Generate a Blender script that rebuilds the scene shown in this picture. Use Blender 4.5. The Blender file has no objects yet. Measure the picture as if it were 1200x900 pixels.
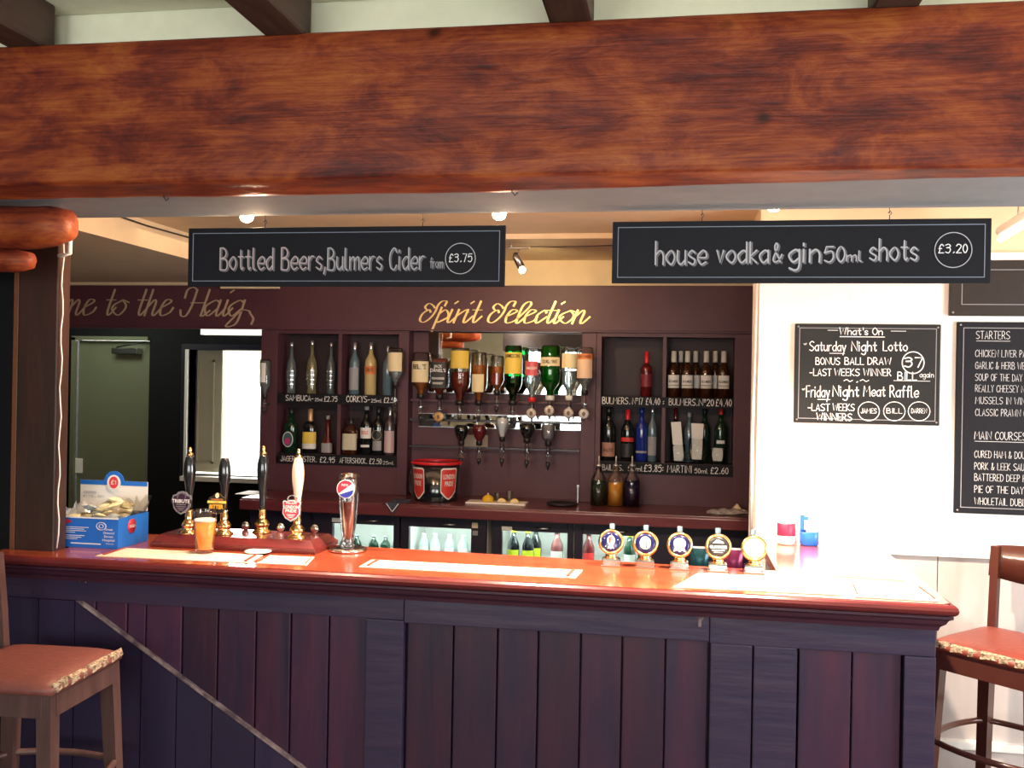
import bpy, bmesh, math, random
from mathutils import Vector, Matrix
random.seed(7)
PI = math.pi
S = bpy.context.scene
C = S.collection

# ------------------------------------------------------------------ camera, world, lights, exposure
TH, RO, FP, EYE = math.radians(9.7), math.radians(1.05), 1130.0, Vector((0, 0, 1.7))
R_ = Vector((math.cos(TH), math.sin(TH), 0)); F_ = Vector((-math.sin(TH), math.cos(TH), 0)); U_ = Vector((0, 0, 1))
CX = R_ * math.cos(RO) + U_ * math.sin(RO)
CU = U_ * math.cos(RO) - R_ * math.sin(RO)
cam = bpy.data.cameras.new('camera'); camo = bpy.data.objects.new('camera', cam); C.objects.link(camo)
cam.sensor_width = 36; cam.lens = 36 * FP / 1200; cam.clip_start = .05
m = Matrix((CX, CU, -F_)).transposed().to_4x4(); m.translation = EYE; camo.matrix_world = m
S.camera = camo

w = bpy.data.worlds.new('world'); S.world = w; w.use_nodes = True
w.node_tree.nodes['Background'].inputs[0].default_value = (.80, .84, .86, 1)
w.node_tree.nodes['Background'].inputs[1].default_value = .5
S.view_settings.view_transform = 'Standard'; S.view_settings.look = 'None'
S.view_settings.exposure = 0.0; S.view_settings.gamma = 1; S.view_settings.use_curve_mapping = False

def area(name, loc, target, sx, sy, power, col, spread=None):
    l = bpy.data.lights.new(name, 'AREA'); l.shape = 'RECTANGLE'; l.size = sx; l.size_y = sy
    l.energy = power; l.color = col
    if spread: l.spread = spread
    o = bpy.data.objects.new(name, l); C.objects.link(o); o.location = loc
    o.rotation_euler = (Vector(target) - Vector(loc)).to_track_quat('-Z', 'Y').to_euler(); return o
def spot(name, loc, target, power, col, ang=100, blend=.8, rad=.03):
    l = bpy.data.lights.new(name, 'SPOT'); l.energy = power; l.color = col; l.spot_size = math.radians(ang)
    l.spot_blend = blend; l.shadow_soft_size = rad
    o = bpy.data.objects.new(name, l); C.objects.link(o); o.location = loc
    o.rotation_euler = (Vector(target) - Vector(loc)).to_track_quat('-Z', 'Y').to_euler(); return o
# daylight through the windows behind the camera and an added one at right
area('window_daylight', (-1.6, -2.3, 1.6), (-1.6, 0, 1.9), 1.6, 1.2, 62, (.96, .97, .90))
area('window_daylight', (1.0, -2.3, 1.6), (1.0, 0, 1.9), 1.6, 1.2, 62, (.96, .97, .90))
area('window_daylight', (3.1, 1.9, 1.55), (0, 3.4, 1.4), 1.5, 1.1, 115, (1, .95, .93))  # unseen right-hand window, added to brighten the white wall
# warm fill light added over the serving side, without a fitting
area('serving_side_fill', (-1.2, 4.3, 2.38), (-1.2, 4.3, 0), 2.6, .5, 5, (1, .62, .36))
# bright kitchen behind the hatch
area('kitchen_lamp', (-3.6, 8.2, 2.3), (-3.5, 7.4, 1.0), 1.6, 1.0, 260, (1, 1, .95))
area('passage_fill', (-4.0, 5.95, 2.3), (-4.4, 6.6, 1.0), .5, .3, 6, (.90, 1, .75))  # fill added for the olive door, from no fitting

def at(px, py, Y):
    d = F_ + CX * ((px - 600) / FP) - CU * ((py - 450) / FP)
    return EYE + d * (Y / d.y)
def atz(px, py, z):
    d = F_ + CX * ((px - 600) / FP) - CU * ((py - 450) / FP)
    return EYE + d * ((z - EYE.z) / d.z)

# ------------------------------------------------------------------ materials
MATS = {}
def mat(name, col, rough=.5, metal=0, spec=.5, trans=0, emit=0, coat=0, var=0, bump=0, scale=8, stretch=(1, 1, 1), col2=None, rnd=0, ior=1.45, cont=.5, detail=5):
    if name in MATS: return MATS[name]
    M = bpy.data.materials.new(name); M.use_nodes = True; nt = M.node_tree; b = nt.nodes['Principled BSDF']
    def si(k, v):
        if k in b.inputs: b.inputs[k].default_value = v
    c4 = (*col, 1)
    si('Base Color', c4); si('Roughness', rough); si('Metallic', metal); si('Specular IOR Level', spec)
    si('Transmission Weight', trans); si('IOR', ior); si('Coat Weight', coat); si('Coat Roughness', .12)
    if emit: si('Emission Color', c4); si('Emission Strength', emit)
    if col2 or bump or rnd:
        tc = nt.nodes.new('ShaderNodeTexCoord'); mp = nt.nodes.new('ShaderNodeMapping'); nz = nt.nodes.new('ShaderNodeTexNoise')
        mp.inputs['Scale'].default_value = stretch; nz.inputs['Scale'].default_value = scale; nz.inputs['Detail'].default_value = detail
        nt.links.new(tc.outputs['Object'], mp.inputs[0]); nt.links.new(mp.outputs[0], nz.inputs['Vector'])
        oi = nt.nodes.new('ShaderNodeObjectInfo')
        if rnd:
            va = nt.nodes.new('ShaderNodeVectorMath'); va.operation = 'SCALE'; va.inputs[0].default_value = (13, 7, 5)
            nt.links.new(oi.outputs['Random'], va.inputs['Scale']); nt.links.new(va.outputs[0], mp.inputs['Location'])
        if col2:
            rp = nt.nodes.new('ShaderNodeValToRGB'); rp.color_ramp.elements[0].position = .5 - cont / 2; rp.color_ramp.elements[1].position = .5 + cont / 2
            rp.color_ramp.elements[0].color = (*col2, 1); rp.color_ramp.elements[1].color = c4
            nt.links.new(nz.outputs['Fac'], rp.inputs[0]); out = rp.outputs[0]
            if rnd:
                hs = nt.nodes.new('ShaderNodeHueSaturation'); mr = nt.nodes.new('ShaderNodeMapRange')
                mr.inputs['To Min'].default_value = 1 - rnd; mr.inputs['To Max'].default_value = 1 + rnd
                nt.links.new(oi.outputs['Random'], mr.inputs['Value']); nt.links.new(mr.outputs[0], hs.inputs['Value'])
                nt.links.new(out, hs.inputs['Color']); out = hs.outputs[0]
            nt.links.new(out, b.inputs['Base Color'])
        if bump:
            bp = nt.nodes.new('ShaderNodeBump'); bp.inputs['Strength'].default_value = bump; bp.inputs['Distance'].default_value = .01
            nt.links.new(nz.outputs['Fac'], bp.inputs['Height']); nt.links.new(bp.outputs[0], b.inputs['Normal'])
    MATS[name] = M; return M
def thin_glass(name, tint, gloss=.35, rough=.03):
    if name in MATS: return MATS[name]
    M = bpy.data.materials.new(name); M.use_nodes = True; nt = M.node_tree; nt.nodes.clear()
    o = nt.nodes.new('ShaderNodeOutputMaterial'); mx = nt.nodes.new('ShaderNodeMixShader'); t = nt.nodes.new('ShaderNodeBsdfTransparent')
    g = nt.nodes.new('ShaderNodeBsdfGlossy'); lw = nt.nodes.new('ShaderNodeLayerWeight'); ma = nt.nodes.new('ShaderNodeMath')
    t.inputs[0].default_value = (*tint, 1); g.inputs['Roughness'].default_value = rough; lw.inputs[0].default_value = gloss
    ma.operation = 'MULTIPLY_ADD'; ma.inputs[1].default_value = .75; ma.inputs[2].default_value = .05
    nt.links.new(lw.outputs['Fresnel'], ma.inputs[0]); nt.links.new(ma.outputs[0], mx.inputs[0]); nt.links.new(t.outputs[0], mx.inputs[1])
    nt.links.new(g.outputs[0], mx.inputs[2]); nt.links.new(mx.outputs[0], o.inputs[0]); MATS[name] = M; return M

def beam_mat():
    M = bpy.data.materials.new('stained_beam_wood'); M.use_nodes = True; nt = M.node_tree; b = nt.nodes['Principled BSDF']
    N = nt.nodes.new; L = nt.links.new
    tc = N('ShaderNodeTexCoord'); m1 = N('ShaderNodeMapping'); m1.inputs['Scale'].default_value = (1.3, 2.2, 3.0)
    n1 = N('ShaderNodeTexNoise'); n1.inputs['Scale'].default_value = 3.4; n1.inputs['Detail'].default_value = 7; n1.inputs['Roughness'].default_value = .68; n1.inputs['Distortion'].default_value = .5
    m2 = N('ShaderNodeMapping'); m2.inputs['Scale'].default_value = (1.2, 9, 26)
    n2 = N('ShaderNodeTexNoise'); n2.inputs['Scale'].default_value = 3.5; n2.inputs['Detail'].default_value = 8; n2.inputs['Distortion'].default_value = 1.2
    L(tc.outputs['Object'], m1.inputs[0]); L(tc.outputs['Object'], m2.inputs[0]); L(m1.outputs[0], n1.inputs['Vector']); L(m2.outputs[0], n2.inputs['Vector'])
    ad = N('ShaderNodeMath'); ad.operation = 'MULTIPLY_ADD'; ad.inputs[1].default_value = .26
    L(n2.outputs['Fac'], ad.inputs[0]); sc = N('ShaderNodeMath'); sc.operation = 'MULTIPLY'; sc.inputs[1].default_value = .78
    L(n1.outputs['Fac'], sc.inputs[0]); L(sc.outputs[0], ad.inputs[2])
    rp = N('ShaderNodeValToRGB'); e = rp.color_ramp.elements
    e[0].position = .38; e[0].color = (.060, .009, .008, 1); e[1].position = .70; e[1].color = (.40, .115, .025, 1)
    x = e.new(.48); x.color = (.16, .024, .011, 1); x = e.new(.56); x.color = (.26, .050, .014, 1)
    L(ad.outputs[0], rp.inputs[0])
    vo = N('ShaderNodeTexVoronoi'); vo.inputs['Scale'].default_value = 3.3
    mv = N('ShaderNodeMapping'); mv.inputs['Scale'].default_value = (1, 1.6, 1.3); L(tc.outputs['Object'], mv.inputs[0]); L(mv.outputs[0], vo.inputs['Vector'])
    kr = N('ShaderNodeValToRGB'); kr.color_ramp.elements[0].position = .02; kr.color_ramp.elements[0].color = (.25, .2, .2, 1); kr.color_ramp.elements[1].position = .09; kr.color_ramp.elements[1].color = (1, 1, 1, 1)
    L(vo.outputs['Distance'], kr.inputs[0]); mm = N('ShaderNodeMixRGB'); mm.blend_type = 'MULTIPLY'; mm.inputs[0].default_value = 1
    L(rp.outputs[0], mm.inputs[1]); L(kr.outputs[0], mm.inputs[2]); L(mm.outputs[0], b.inputs['Base Color'])
    bp = N('ShaderNodeBump'); bp.inputs['Strength'].default_value = .5; bp.inputs['Distance'].default_value = .012
    L(ad.outputs[0], bp.inputs['Height']); L(bp.outputs[0], b.inputs['Normal'])
    b.inputs['Roughness'].default_value = .5; b.inputs['Specular IOR Level'].default_value = .3
    MATS['stained_beam_wood'] = M; return M
M_BEAM = beam_mat()
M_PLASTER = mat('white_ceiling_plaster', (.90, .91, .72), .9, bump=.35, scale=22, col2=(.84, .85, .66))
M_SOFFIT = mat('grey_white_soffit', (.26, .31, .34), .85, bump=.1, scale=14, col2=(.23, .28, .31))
M_CREAM = mat('cream_plaster', (.82, .66, .44), .8, bump=.1, scale=9, col2=(.75, .60, .40))
M_WHITE = mat('white_wall_paint', (.90, .88, .84), .7, bump=.05, scale=30, col2=(.86, .84, .79))
M_DADO = mat('greige_painted_boards', (.52, .46, .43), .55, col2=(.44, .39, .37), scale=4, stretch=(6, 6, 1), rnd=.05)
M_FLOOR = mat('dark_floor', (.10, .06, .05), .5, col2=(.06, .035, .03), scale=5)
M_PLANK = mat('dark_bar_plank_hazed', (.066, .016, .038), .42, col2=(.024, .013, .040), scale=2.6, stretch=(7, 7, .9), rnd=.35, bump=.25, cont=.42)  # blue-violet lens haze mixed into the plank colour
M_RAIL = mat('dark_bar_rail_hazed', (.044, .025, .056), .40, col2=(.025, .018, .050), scale=4, stretch=(1, 8, 8), bump=.2, cont=.4)  # violet cast stands in for haze over the rail
M_PANEL2 = mat('dark_bar_panel_hazed', (.030, .018, .050), .45, col2=(.018, .013, .042), scale=3, stretch=(5, 5, 1), rnd=.2, bump=.2)  # blue tone of the panel wood includes the haze
M_WORN = mat('worn_bare_wood', (.36, .26, .24), .7, col2=(.10, .06, .07), scale=30, cont=.3)
M_TOP = mat('polished_counter_wood', (.40, .085, .030), .24, coat=.6, col2=(.24, .035, .018), scale=4, stretch=(1.2, 14, 4), bump=.03)
M_NOSE = mat('polished_dark_red_edge', (.16, .022, .020), .25, coat=.5, col2=(.09, .014, .018), scale=5, stretch=(1, 10, 10))
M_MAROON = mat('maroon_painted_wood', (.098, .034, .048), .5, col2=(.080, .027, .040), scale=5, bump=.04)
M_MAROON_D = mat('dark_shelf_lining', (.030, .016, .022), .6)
M_SHELFB = mat('back_counter_wood', (.15, .035, .040), .3, coat=.3, col2=(.10, .022, .030), scale=6, stretch=(1, 8, 8))
M_BLACK = mat('chalkboard_black', (.010, .010, .014), .55, spec=.2)
M_BLACKB = mat('black_satin', (.016, .016, .018), .35)
M_NAVY = mat('dark_navy_frame', (.020, .018, .036), .4)
M_POST = mat('dark_green_brown_post', (.060, .022, .017), .45, col2=(.026, .018, .012), scale=3, stretch=(6, 6, 1), bump=.3)
M_JOIST = mat('dark_joist_wood', (.065, .034, .020), .6, col2=(.035, .016, .012), scale=5, stretch=(8, 1, 8), bump=.3)
M_GOLD = mat('gold_sign_paint', (.85, .62, .25), .35, metal=.35)
M_CREAMP = mat('dull_gold_sign_paint', (.48, .36, .24), .5)
M_CHALK = mat('white_chalk_pen', (.88, .88, .88), .7)
M_CHALKG = mat('grey_chalk_pen', (.42, .44, .48), .8)
M_CHALKL = mat('thin_grey_line', (.24, .28, .36), .8)
M_BRASS = mat('polished_brass', (.85, .58, .25), .18, metal=1)
M_CHROME = mat('chrome', (.78, .78, .80), .12, metal=1)
M_STEEL = mat('brushed_steel', (.45, .45, .47), .3, metal=1)
M_BLKLAC = mat('black_lacquer', (.010, .012, .016), .12, coat=1)
M_IVORY = mat('ivory_handle', (.88, .66, .50), .25, coat=.5)
M_SILV = mat('silver_edge', (.62, .62, .68), .25, metal=.8)
M_MIRROR = mat('mirror_silver', (.86, .90, .90), .02, metal=1)
M_GLASS = thin_glass('clear_glass', (.96, .98, .98))
M_GLASSG = thin_glass('green_bottle_glass', (.05, .55, .20))
M_GLASSD = thin_glass('door_glass', (.85, .93, .92), .2)
M_CELLO = thin_glass('cellophane', (.93, .93, .86), .6, .15)
M_DKG = mat('dark_bottle_glass', (.008, .010, .012), .08, coat=1)
M_DKGR = mat('dark_green_bottle_glass', (.006, .030, .016), .08, coat=1)
M_BLUEG = mat('blue_bottle_glass', (.01, .03, .25), .1, coat=1)
M_BROWNG = mat('brown_bottle_glass', (.035, .010, .004), .08, coat=1)
M_REDG = mat('red_liqueur_glass', (.10, .008, .010), .1, coat=1)
M_AMBER = mat('amber_whisky', (.45, .13, .02), .08, trans=.35, coat=1)
M_REDAMB = mat('dark_red_rum', (.20, .030, .015), .08, trans=.2, coat=1)
M_GREENL = mat('green_gin_in_glass', (.01, .42, .12), .06, trans=.45, coat=1)
M_CLEARL = mat('clear_spirit', (.75, .85, .88), .04, trans=.85, ior=1.33)
M_MILK = mat('milky_liqueur', (.70, .70, .74), .3)
M_BEER = mat('amber_beer', (1.0, .30, .04), .3, trans=0)
M_ORANGE = mat('orange_juice', (.75, .33, .04), .3)
M_PAPER = mat('white_paper', (.82, .82, .80), .8)
M_LBLC = mat('cream_label', (.80, .68, .42), .6)
M_LBLY = mat('yellow_label', (.80, .58, .10), .6)
M_LBLB = mat('black_label', (.02, .02, .022), .5)
M_LBLR = mat('red_label', (.60, .03, .03), .5)
M_LBLW = mat('white_label', (.75, .74, .72), .6)
M_LBLO = mat('orange_label', (.75, .22, .06), .6)
M_GREYL = mat('grey_label', (.30, .30, .32), .6)
M_CORK = mat('gold_foil_cap', (.60, .38, .20), .4, metal=.5)
M_REDP = mat('red_plastic', (.62, .02, .03), .3)
M_BLUEP = mat('blue_plastic', (.02, .13, .60), .3)
M_BLUEC = mat('blue_card', (.015, .15, .60), .5)
M_WHITEP = mat('white_plastic', (.85, .83, .80), .4)
M_TOWEL = mat('cream_bar_towel', (.88, .74, .60), .9, bump=.5, scale=160, col2=(.80, .62, .48))
M_TOWELR = mat('dark_red_towel_stripe', (.30, .05, .03), .9)
M_SEAT = mat('red_brown_leather', (.24, .045, .028), .42, bump=.15, scale=60, col2=(.17, .035, .024))
M_SEATP = mat('pale_red_leather_hazed', (.23, .075, .060), .45, bump=.15, scale=60, col2=(.17, .055, .045))  # seat colour dulled to take in haze over the left stool
M_FOAM = mat('torn_foam', (.60, .48, .32), .9, bump=.8, scale=90, col2=(.16, .09, .06), cont=.3)
M_STOOL = mat('stool_wood_dark', (.075, .022, .014), .28, coat=.4, col2=(.07, .018, .012), scale=5, stretch=(6, 6, 1))
M_STOOLL = mat('stool_wood_worn_hazed', (.12, .062, .054), .45, coat=.05, col2=(.07, .034, .032), scale=5, stretch=(6, 6, 1))  # haze over the left stool is part of this wood colour
M_OLIVE = mat('olive_door_paint', (.15, .16, .105), .5)
M_PANELD = mat('cream_door_paint', (.58, .56, .42), .5)
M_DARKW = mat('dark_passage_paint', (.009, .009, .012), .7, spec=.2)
M_KITCH = mat('kitchen_white', (.9, .92, .88), .6)
M_BULB = mat('lit_bulb', (1, .80, .50), emit=60)
M_LED = mat('lit_fridge_tube', (.90, 1, .95), emit=85)
M_SKYP = mat('daylit_window_pane', (.70, .85, 1), emit=2.2)
M_TUBE = mat('lit_fluorescent_tube', (1, .9, .62), emit=4)
M_CLOTH = mat('grey_bar_cloth', (.45, .40, .38), .9, bump=.4, scale=50, col2=(.25, .22, .24))
M_CLOTHD = mat('dark_blue_mat', (.04, .05, .09), .8)
M_YEL = mat('lemon_yellow', (.80, .50, .03), .5)
M_PURP = mat('purple_clip_face', (.040, .012, .036), .3, coat=.5)
M_PINKR = mat('clip_red', (.50, .03, .06), .3, coat=.5)
M_BLUEB = mat('badge_blue', (.008, .008, .06), .2, coat=.5)
M_GREYD = mat('dark_grey_metal', (.06, .06, .07), .35, metal=.6)

# ------------------------------------------------------------------ mesh helpers
class MB:
    def __init__(s): s.v = []; s.f = []; s.mi = []; s.m = []; s.sm = []
    def _mi(s, m):
        if m not in s.m: s.m.append(m)
        return s.m.index(m)
    def add(s, vs, fs, m, smooth=False):
        o = len(s.v); s.v += [tuple(v) for v in vs]; k = s._mi(m)
        for f in fs: s.f.append(tuple(i + o for i in f)); s.mi.append(k); s.sm.append(smooth)
        return s
    def box(s, x0, y0, z0, x1, y1, z1, m, b=0):
        x0, x1 = min(x0, x1), max(x0, x1); y0, y1 = min(y0, y1), max(y0, y1); z0, z1 = min(z0, z1), max(z0, z1)
        if b:
            b = min(b, (x1 - x0) * .45, (y1 - y0) * .45, (z1 - z0) * .45)
            bm = bmesh.new(); bmesh.ops.create_cube(bm, size=1)
            for v in bm.verts: v.co = Vector(((x0 + x1) / 2 + v.co.x * (x1 - x0), (y0 + y1) / 2 + v.co.y * (y1 - y0), (z0 + z1) / 2 + v.co.z * (z1 - z0)))
            bmesh.ops.bevel(bm, geom=list(bm.edges), offset=b, segments=2, affect='EDGES', profile=.6)
            bm.verts.index_update()
            s.add([v.co for v in bm.verts], [[v.index for v in f.verts] for f in bm.faces], m); bm.free(); return s
        return s.add([(x0, y0, z0), (x1, y0, z0), (x1, y1, z0), (x0, y1, z0), (x0, y0, z1), (x1, y0, z1), (x1, y1, z1), (x0, y1, z1)],
                     [(0, 3, 2, 1), (4, 5, 6, 7), (0, 1, 5, 4), (1, 2, 6, 5), (2, 3, 7, 6), (3, 0, 4, 7)], m)
    def lathe(s, prof, m, n=16, c=(0, 0, 0), axis='z', smooth=True, sq=0):
        # prof: (r, z) pairs; sq > 0 squares the section
        vs = []; fs = []
        for r, z in prof:
            for i in range(n):
                a = 2 * PI * i / n + PI / n
                ca, sa = math.cos(a), math.sin(a)
                k = 1.0
                if sq: k = 1 + sq * (1 / max(abs(ca), abs(sa)) - 1)
                x, y, zz = r * ca * k, r * sa * k, z
                if axis == 'y': x, y, zz = x, z, y
                if axis == 'x': x, y, zz = z, x, y
                vs.append((c[0] + x, c[1] + y, c[2] + zz))
        k = len(prof)
        for j in range(k - 1):
            for i in range(n):
                a, b_ = j * n + i, j * n + (i + 1) % n
                fs.append((a, b_, b_ + n, a + n))
        if prof[0][0] > 1e-5: fs.append(tuple(reversed(range(n))))
        if prof[-1][0] > 1e-5: fs.append(tuple(range((k - 1) * n, k * n)))
        return s.add(vs, fs, m, smooth)
    def tube(s, pts, r, m, n=8, closed=False):
        pts = [Vector(p) for p in pts]; vs = []; fs = []; k = len(pts)
        rs = r if isinstance(r, (list, tuple)) else [r] * k
        up = Vector((0, 0, 1)); px = None
        for i, p in enumerate(pts):
            a = pts[(i - 1) % k] if (i or closed) else p; b_ = pts[(i + 1) % k] if (i < k - 1 or closed) else p
            t = (b_ - a).normalized()
            if px is None: px = t.cross(up if abs(t.z) < .95 else Vector((1, 0, 0))).normalized()
            px = (px - t * px.dot(t)).normalized(); py = t.cross(px)
            for j in range(n):
                an = 2 * PI * j / n; vs.append(p + (px * math.cos(an) + py * math.sin(an)) * rs[i])
        for i in range(k if closed else k - 1):
            for j in range(n):
                a = i * n + j; b_ = i * n + (j + 1) % n; c = ((i + 1) % k) * n
                fs.append((a, b_, c + (j + 1) % n, c + j))
        if not closed: fs += [tuple(reversed(range(n))), tuple(range((k - 1) * n, k * n))]
        return s.add(vs, fs, m, True)
    def prism(s, poly, y0, y1, m, plane='xz', smooth=False):
        # polygon given in a plane, extruded along the third axis from y0 to y1
        n = len(poly)
        def P(a, b_, c):
            return {'xz': (a, c, b_), 'xy': (a, b_, c), 'yz': (c, a, b_)}[plane]
        vs = [P(a, b_, y0) for a, b_ in poly] + [P(a, b_, y1) for a, b_ in poly]
        fs = [tuple(range(n)), tuple(reversed(range(n, 2 * n)))] + [(i, i + n, (i + 1) % n + n, (i + 1) % n) for i in range(n)]
        return s.add(vs, fs, m, smooth)
    def ell(s, cx, cz, rx, rz, y0, y1, m, n=28):
        return s.prism([(cx + rx * math.cos(2 * PI * i / n), cz + rz * math.sin(2 * PI * i / n)) for i in range(n)], y0, y1, m)
    def ring(s, cx, cz, rx, rz, t, y, m, n=32, d=.0015):
        vs = []; fs = []
        for i in range(n):
            a = 2 * PI * i / n
            for k in (rx, rz), (rx - t, rz - t):
                for yy in (y, y + d): vs.append((cx + k[0] * math.cos(a), yy, cz + k[1] * math.sin(a)))
        for i in range(n):
            a, b_ = i * 4, ((i + 1) % n) * 4
            fs += [(a, b_, b_ + 2, a + 2), (a + 1, a + 3, b_ + 3, b_ + 1), (a, a + 1, b_ + 1, b_), (a + 2, b_ + 2, b_ + 3, a + 3)]
        return s.add(vs, fs, m)
    def sphere(s, c, r, m, n=14, sc=(1, 1, 1)):
        pr = [(max(1e-6, math.sin(PI * i / 8)) , -math.cos(PI * i / 8)) for i in range(9)]
        vs = []; fs = []
        for q, z in pr:
            for i in range(n):
                a = 2 * PI * i / n; vs.append((c[0] + r * sc[0] * q * math.cos(a), c[1] + r * sc[1] * q * math.sin(a), c[2] + r * sc[2] * z))
        for j in range(8):
            for i in range(n): a, b_ = j * n + i, j * n + (i + 1) % n; fs.append((a, b_, b_ + n, a + n))
        return s.add(vs, fs, m, True)
    def xf(s, M):
        s.v = [tuple(M @ Vector(v)) for v in s.v]; return s

def wloc(o):
    p = Vector((0, 0, 0)); M = Matrix.Identity(4); ch = []
    while o: ch.append(o); o = o.parent
    for q in reversed(ch): M = M @ q.matrix_basis
    return M
def obj(name, mb, parent=None, local=False, label=None, kind=None, cat=None, group=None, fix=True):
    me = bpy.data.meshes.new(name); vs = mb.v
    if parent and not local:
        Mi = wloc(parent).inverted(); vs = [tuple(Mi @ Vector(v)) for v in vs]
    me.from_pydata(vs, [], mb.f)
    for m_ in mb.m: me.materials.append(m_)
    me.polygons.foreach_set('material_index', mb.mi); me.polygons.foreach_set('use_smooth', mb.sm)
    if fix:
        bm = bmesh.new(); bm.from_mesh(me); bmesh.ops.recalc_face_normals(bm, faces=bm.faces); bm.to_mesh(me); bm.free()
    me.update(); o = bpy.data.objects.new(name, me); C.objects.link(o)
    if parent: o.parent = parent
    if label: o['label'] = label
    if kind: o['kind'] = kind
    if cat: o['category'] = cat
    if group: o['group'] = group
    return o
def thing(name, loc, label, cat, group=None, rz=0, kind=None):
    o = bpy.data.objects.new(name, None); C.objects.link(o); o.location = loc; o.rotation_euler = (0, 0, rz)
    o.empty_display_size = .05; o['label'] = label; o['category'] = cat
    if group: o['group'] = group
    if kind: o['kind'] = kind
    return o
def copy_tree(o, parent=None):
    c = o.copy(); C.objects.link(c); c.parent = parent
    for ch in list(o.children): copy_tree(ch, c)
    return c
def struct(name, mb, parent=None): return obj(name, mb, parent, kind='structure')

# ------------------------------------------------------------------ stroke lettering
HAND = {
'A': '-043e64 -1757', 'B': '-040e 0e3e5c4a09 0949675404', 'C': '6c4e1c09154466', 'D': '-040e 0e4d6a673404', 'E': '-5e0e0454 -0949', 'F': '-5e0e04 -0949',
'G': '6c4e1c0915446569 -6939', 'H': '-040e -646e -0969', 'I': '-141e', 'J': '4e47341406', 'K': '-040e -5e0864', 'L': '-0e0454', 'M': '-041e488e94',
'N': '-040e747e', 'O': '3e0b0734676b3e', 'P': '-040e 0e3e5b3908', 'Q': '3e0b0734676b3e -3764', 'R': '-040e 0e3e5b3908 -2964', 'S': '6d3e0c1a58663405',
'T': '-0e6e -3e34', 'U': '0e0734676e', 'V': '-0e346e', 'W': '-0e245c749e', 'X': '-0e64 -6e04', 'Y': '-0e396e -3934', 'Z': '-0e6e0464',
'0': '2e0b0724474b2e', '1': '-0c2e24', '2': '0c2e5c3804 -0454', '3': '0d3e5c3a1a 1a4a573405', '4': '-3e0757 -4b44', '5': '-5e1e0a 0a4b573405',
'6': '4e1a0634574a07', '7': '-0e5e24', '8': '2a0c2e4c2a0624462a', '9': '4b290b2e4b34', '$': '5c3e1b1704 -0454 -0939', '&': '541b2e3c06144568 ',
'.': '-1425', ',': '-1502', '-': '-0848', ':': '-0617 -0a1b', "'": '-1e1b', '~': '082a4769', '*': '0918293a281909', '@': '1e0d1c2d1e -0a2a', '/': '-0454',
'a': '593a08062456 -5a54', 'b': '-0e04 093a58562405', 'c': '593a08062455', 'd': '593a08062456 -5e54', 'e': '0757593a08062455', 'f': '4d3e2c24 -0a4a',
'g': '593a08062456 5a523001', 'h': '-0e04 083a5854', 'i': '-0a04 -0c0d', 'k': '-0e04 -4a0744', 'l': '0e061424', 'm': '-0a04 083a4844 487a8884',
'n': '-0a04 083a5854', 'o': '3a08063456583a', 'p': '-0a00 093a58562405', 'r': '-0a04 082a4a', 's': '492a08463405', 't': '2d263445 -0a4a',
'u': '0a062456 -5a54', 'v': '-0a244a', 'w': '-0a2449648a', 'y': '-0a25 -5a10'}
SCRIPT = {
'S': '8c8e6e5c59462405082a39 1a0b0c1d3c4b', 'W': '-1e243a546e', 'H': '4e48341406 9e989594a4c6 -3999 0b0e2f4e', 'e': '17494a2a17245567', 'l': '164c3e1c152447',
'c': '493a18162457', 'o': '3a08063456583a69', 'm': '-1a14 173a4944 476a797584a7', 't': '2e263457 -0a4a', 'h': '-1e14 173a49455477', 'a': '593a08062457 5a556487',
'i': '1a152447 -1d2e', 'G': '593a08062457 5a52301022568695b3b1', 'p': '-1b10 183a58562415 2467', 'r': '-1a14 174a59', 'n': '-1a14 173a49455477', ' ': ''}
HX = '0123456789abcdefghij'
def smooth(p, k=5):
    if len(p) < 3: return p
    q = [p[0] * 2 - p[1]] + p + [p[-1] * 2 - p[-2]]
    if (p[0] - p[-1]).length < .01: q[0] = p[-2]; q[-1] = p[1]
    out = []
    for i in range(1, len(q) - 2):
        a, b_, c, d = q[i - 1:i + 3]
        for t in range(k):
            t /= k; out.append(.5 * ((2 * b_) + (c - a) * t + (2 * a - 5 * b_ + 4 * c - d) * t * t + (3 * b_ - a - 3 * c + d) * t ** 3))
    out.append(p[-1]); return out
def strokes(txt, font):
    out = []; x = 0.0; xm = 1
    for ch in txt:
        g = font.get(ch)
        if ch == ' ' or g is None: x += 5 if font is HAND else 4.5; continue
        mx = 1
        for st in g.split():
            straight = st[0] == '-'; st = st[1:] if straight else st
            pts = [Vector((HX.index(st[i]) + x, HX.index(st[i + 1]) - 4)) for i in range(0, len(st) - 1, 2)]
            mx = max(mx, max(p.x - x for p in pts))
            out.append(pts if straight else smooth(pts))
        xm = x + mx
        x += (mx + 2.2) if font is HAND else (mx - 1.15 if ch.islower() or ch == 'G' else mx - 2)
    return out, xm
def ribbon(mb, pts, m, wfun, mapf):
    n = len(pts)
    if n < 2: return
    L, R = [], []
    for i, p in enumerate(pts):
        t = (pts[min(i + 1, n - 1)] - pts[max(i - 1, 0)])
        if t.length < 1e-6: t = Vector((1, 0))
        t.normalize(); wd = wfun(t, i / (n - 1)); nr = Vector((-t.y, t.x)) * wd / 2
        e = t * (wd * .4) * (1 if i == n - 1 else -1 if i == 0 else 0)
        L.append(mapf(p + nr + e)); R.append(mapf(p - nr + e))
    mb.add(L + R, [(i, i + 1, n + i + 1, n + i) for i in range(n - 1)], m)
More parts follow.
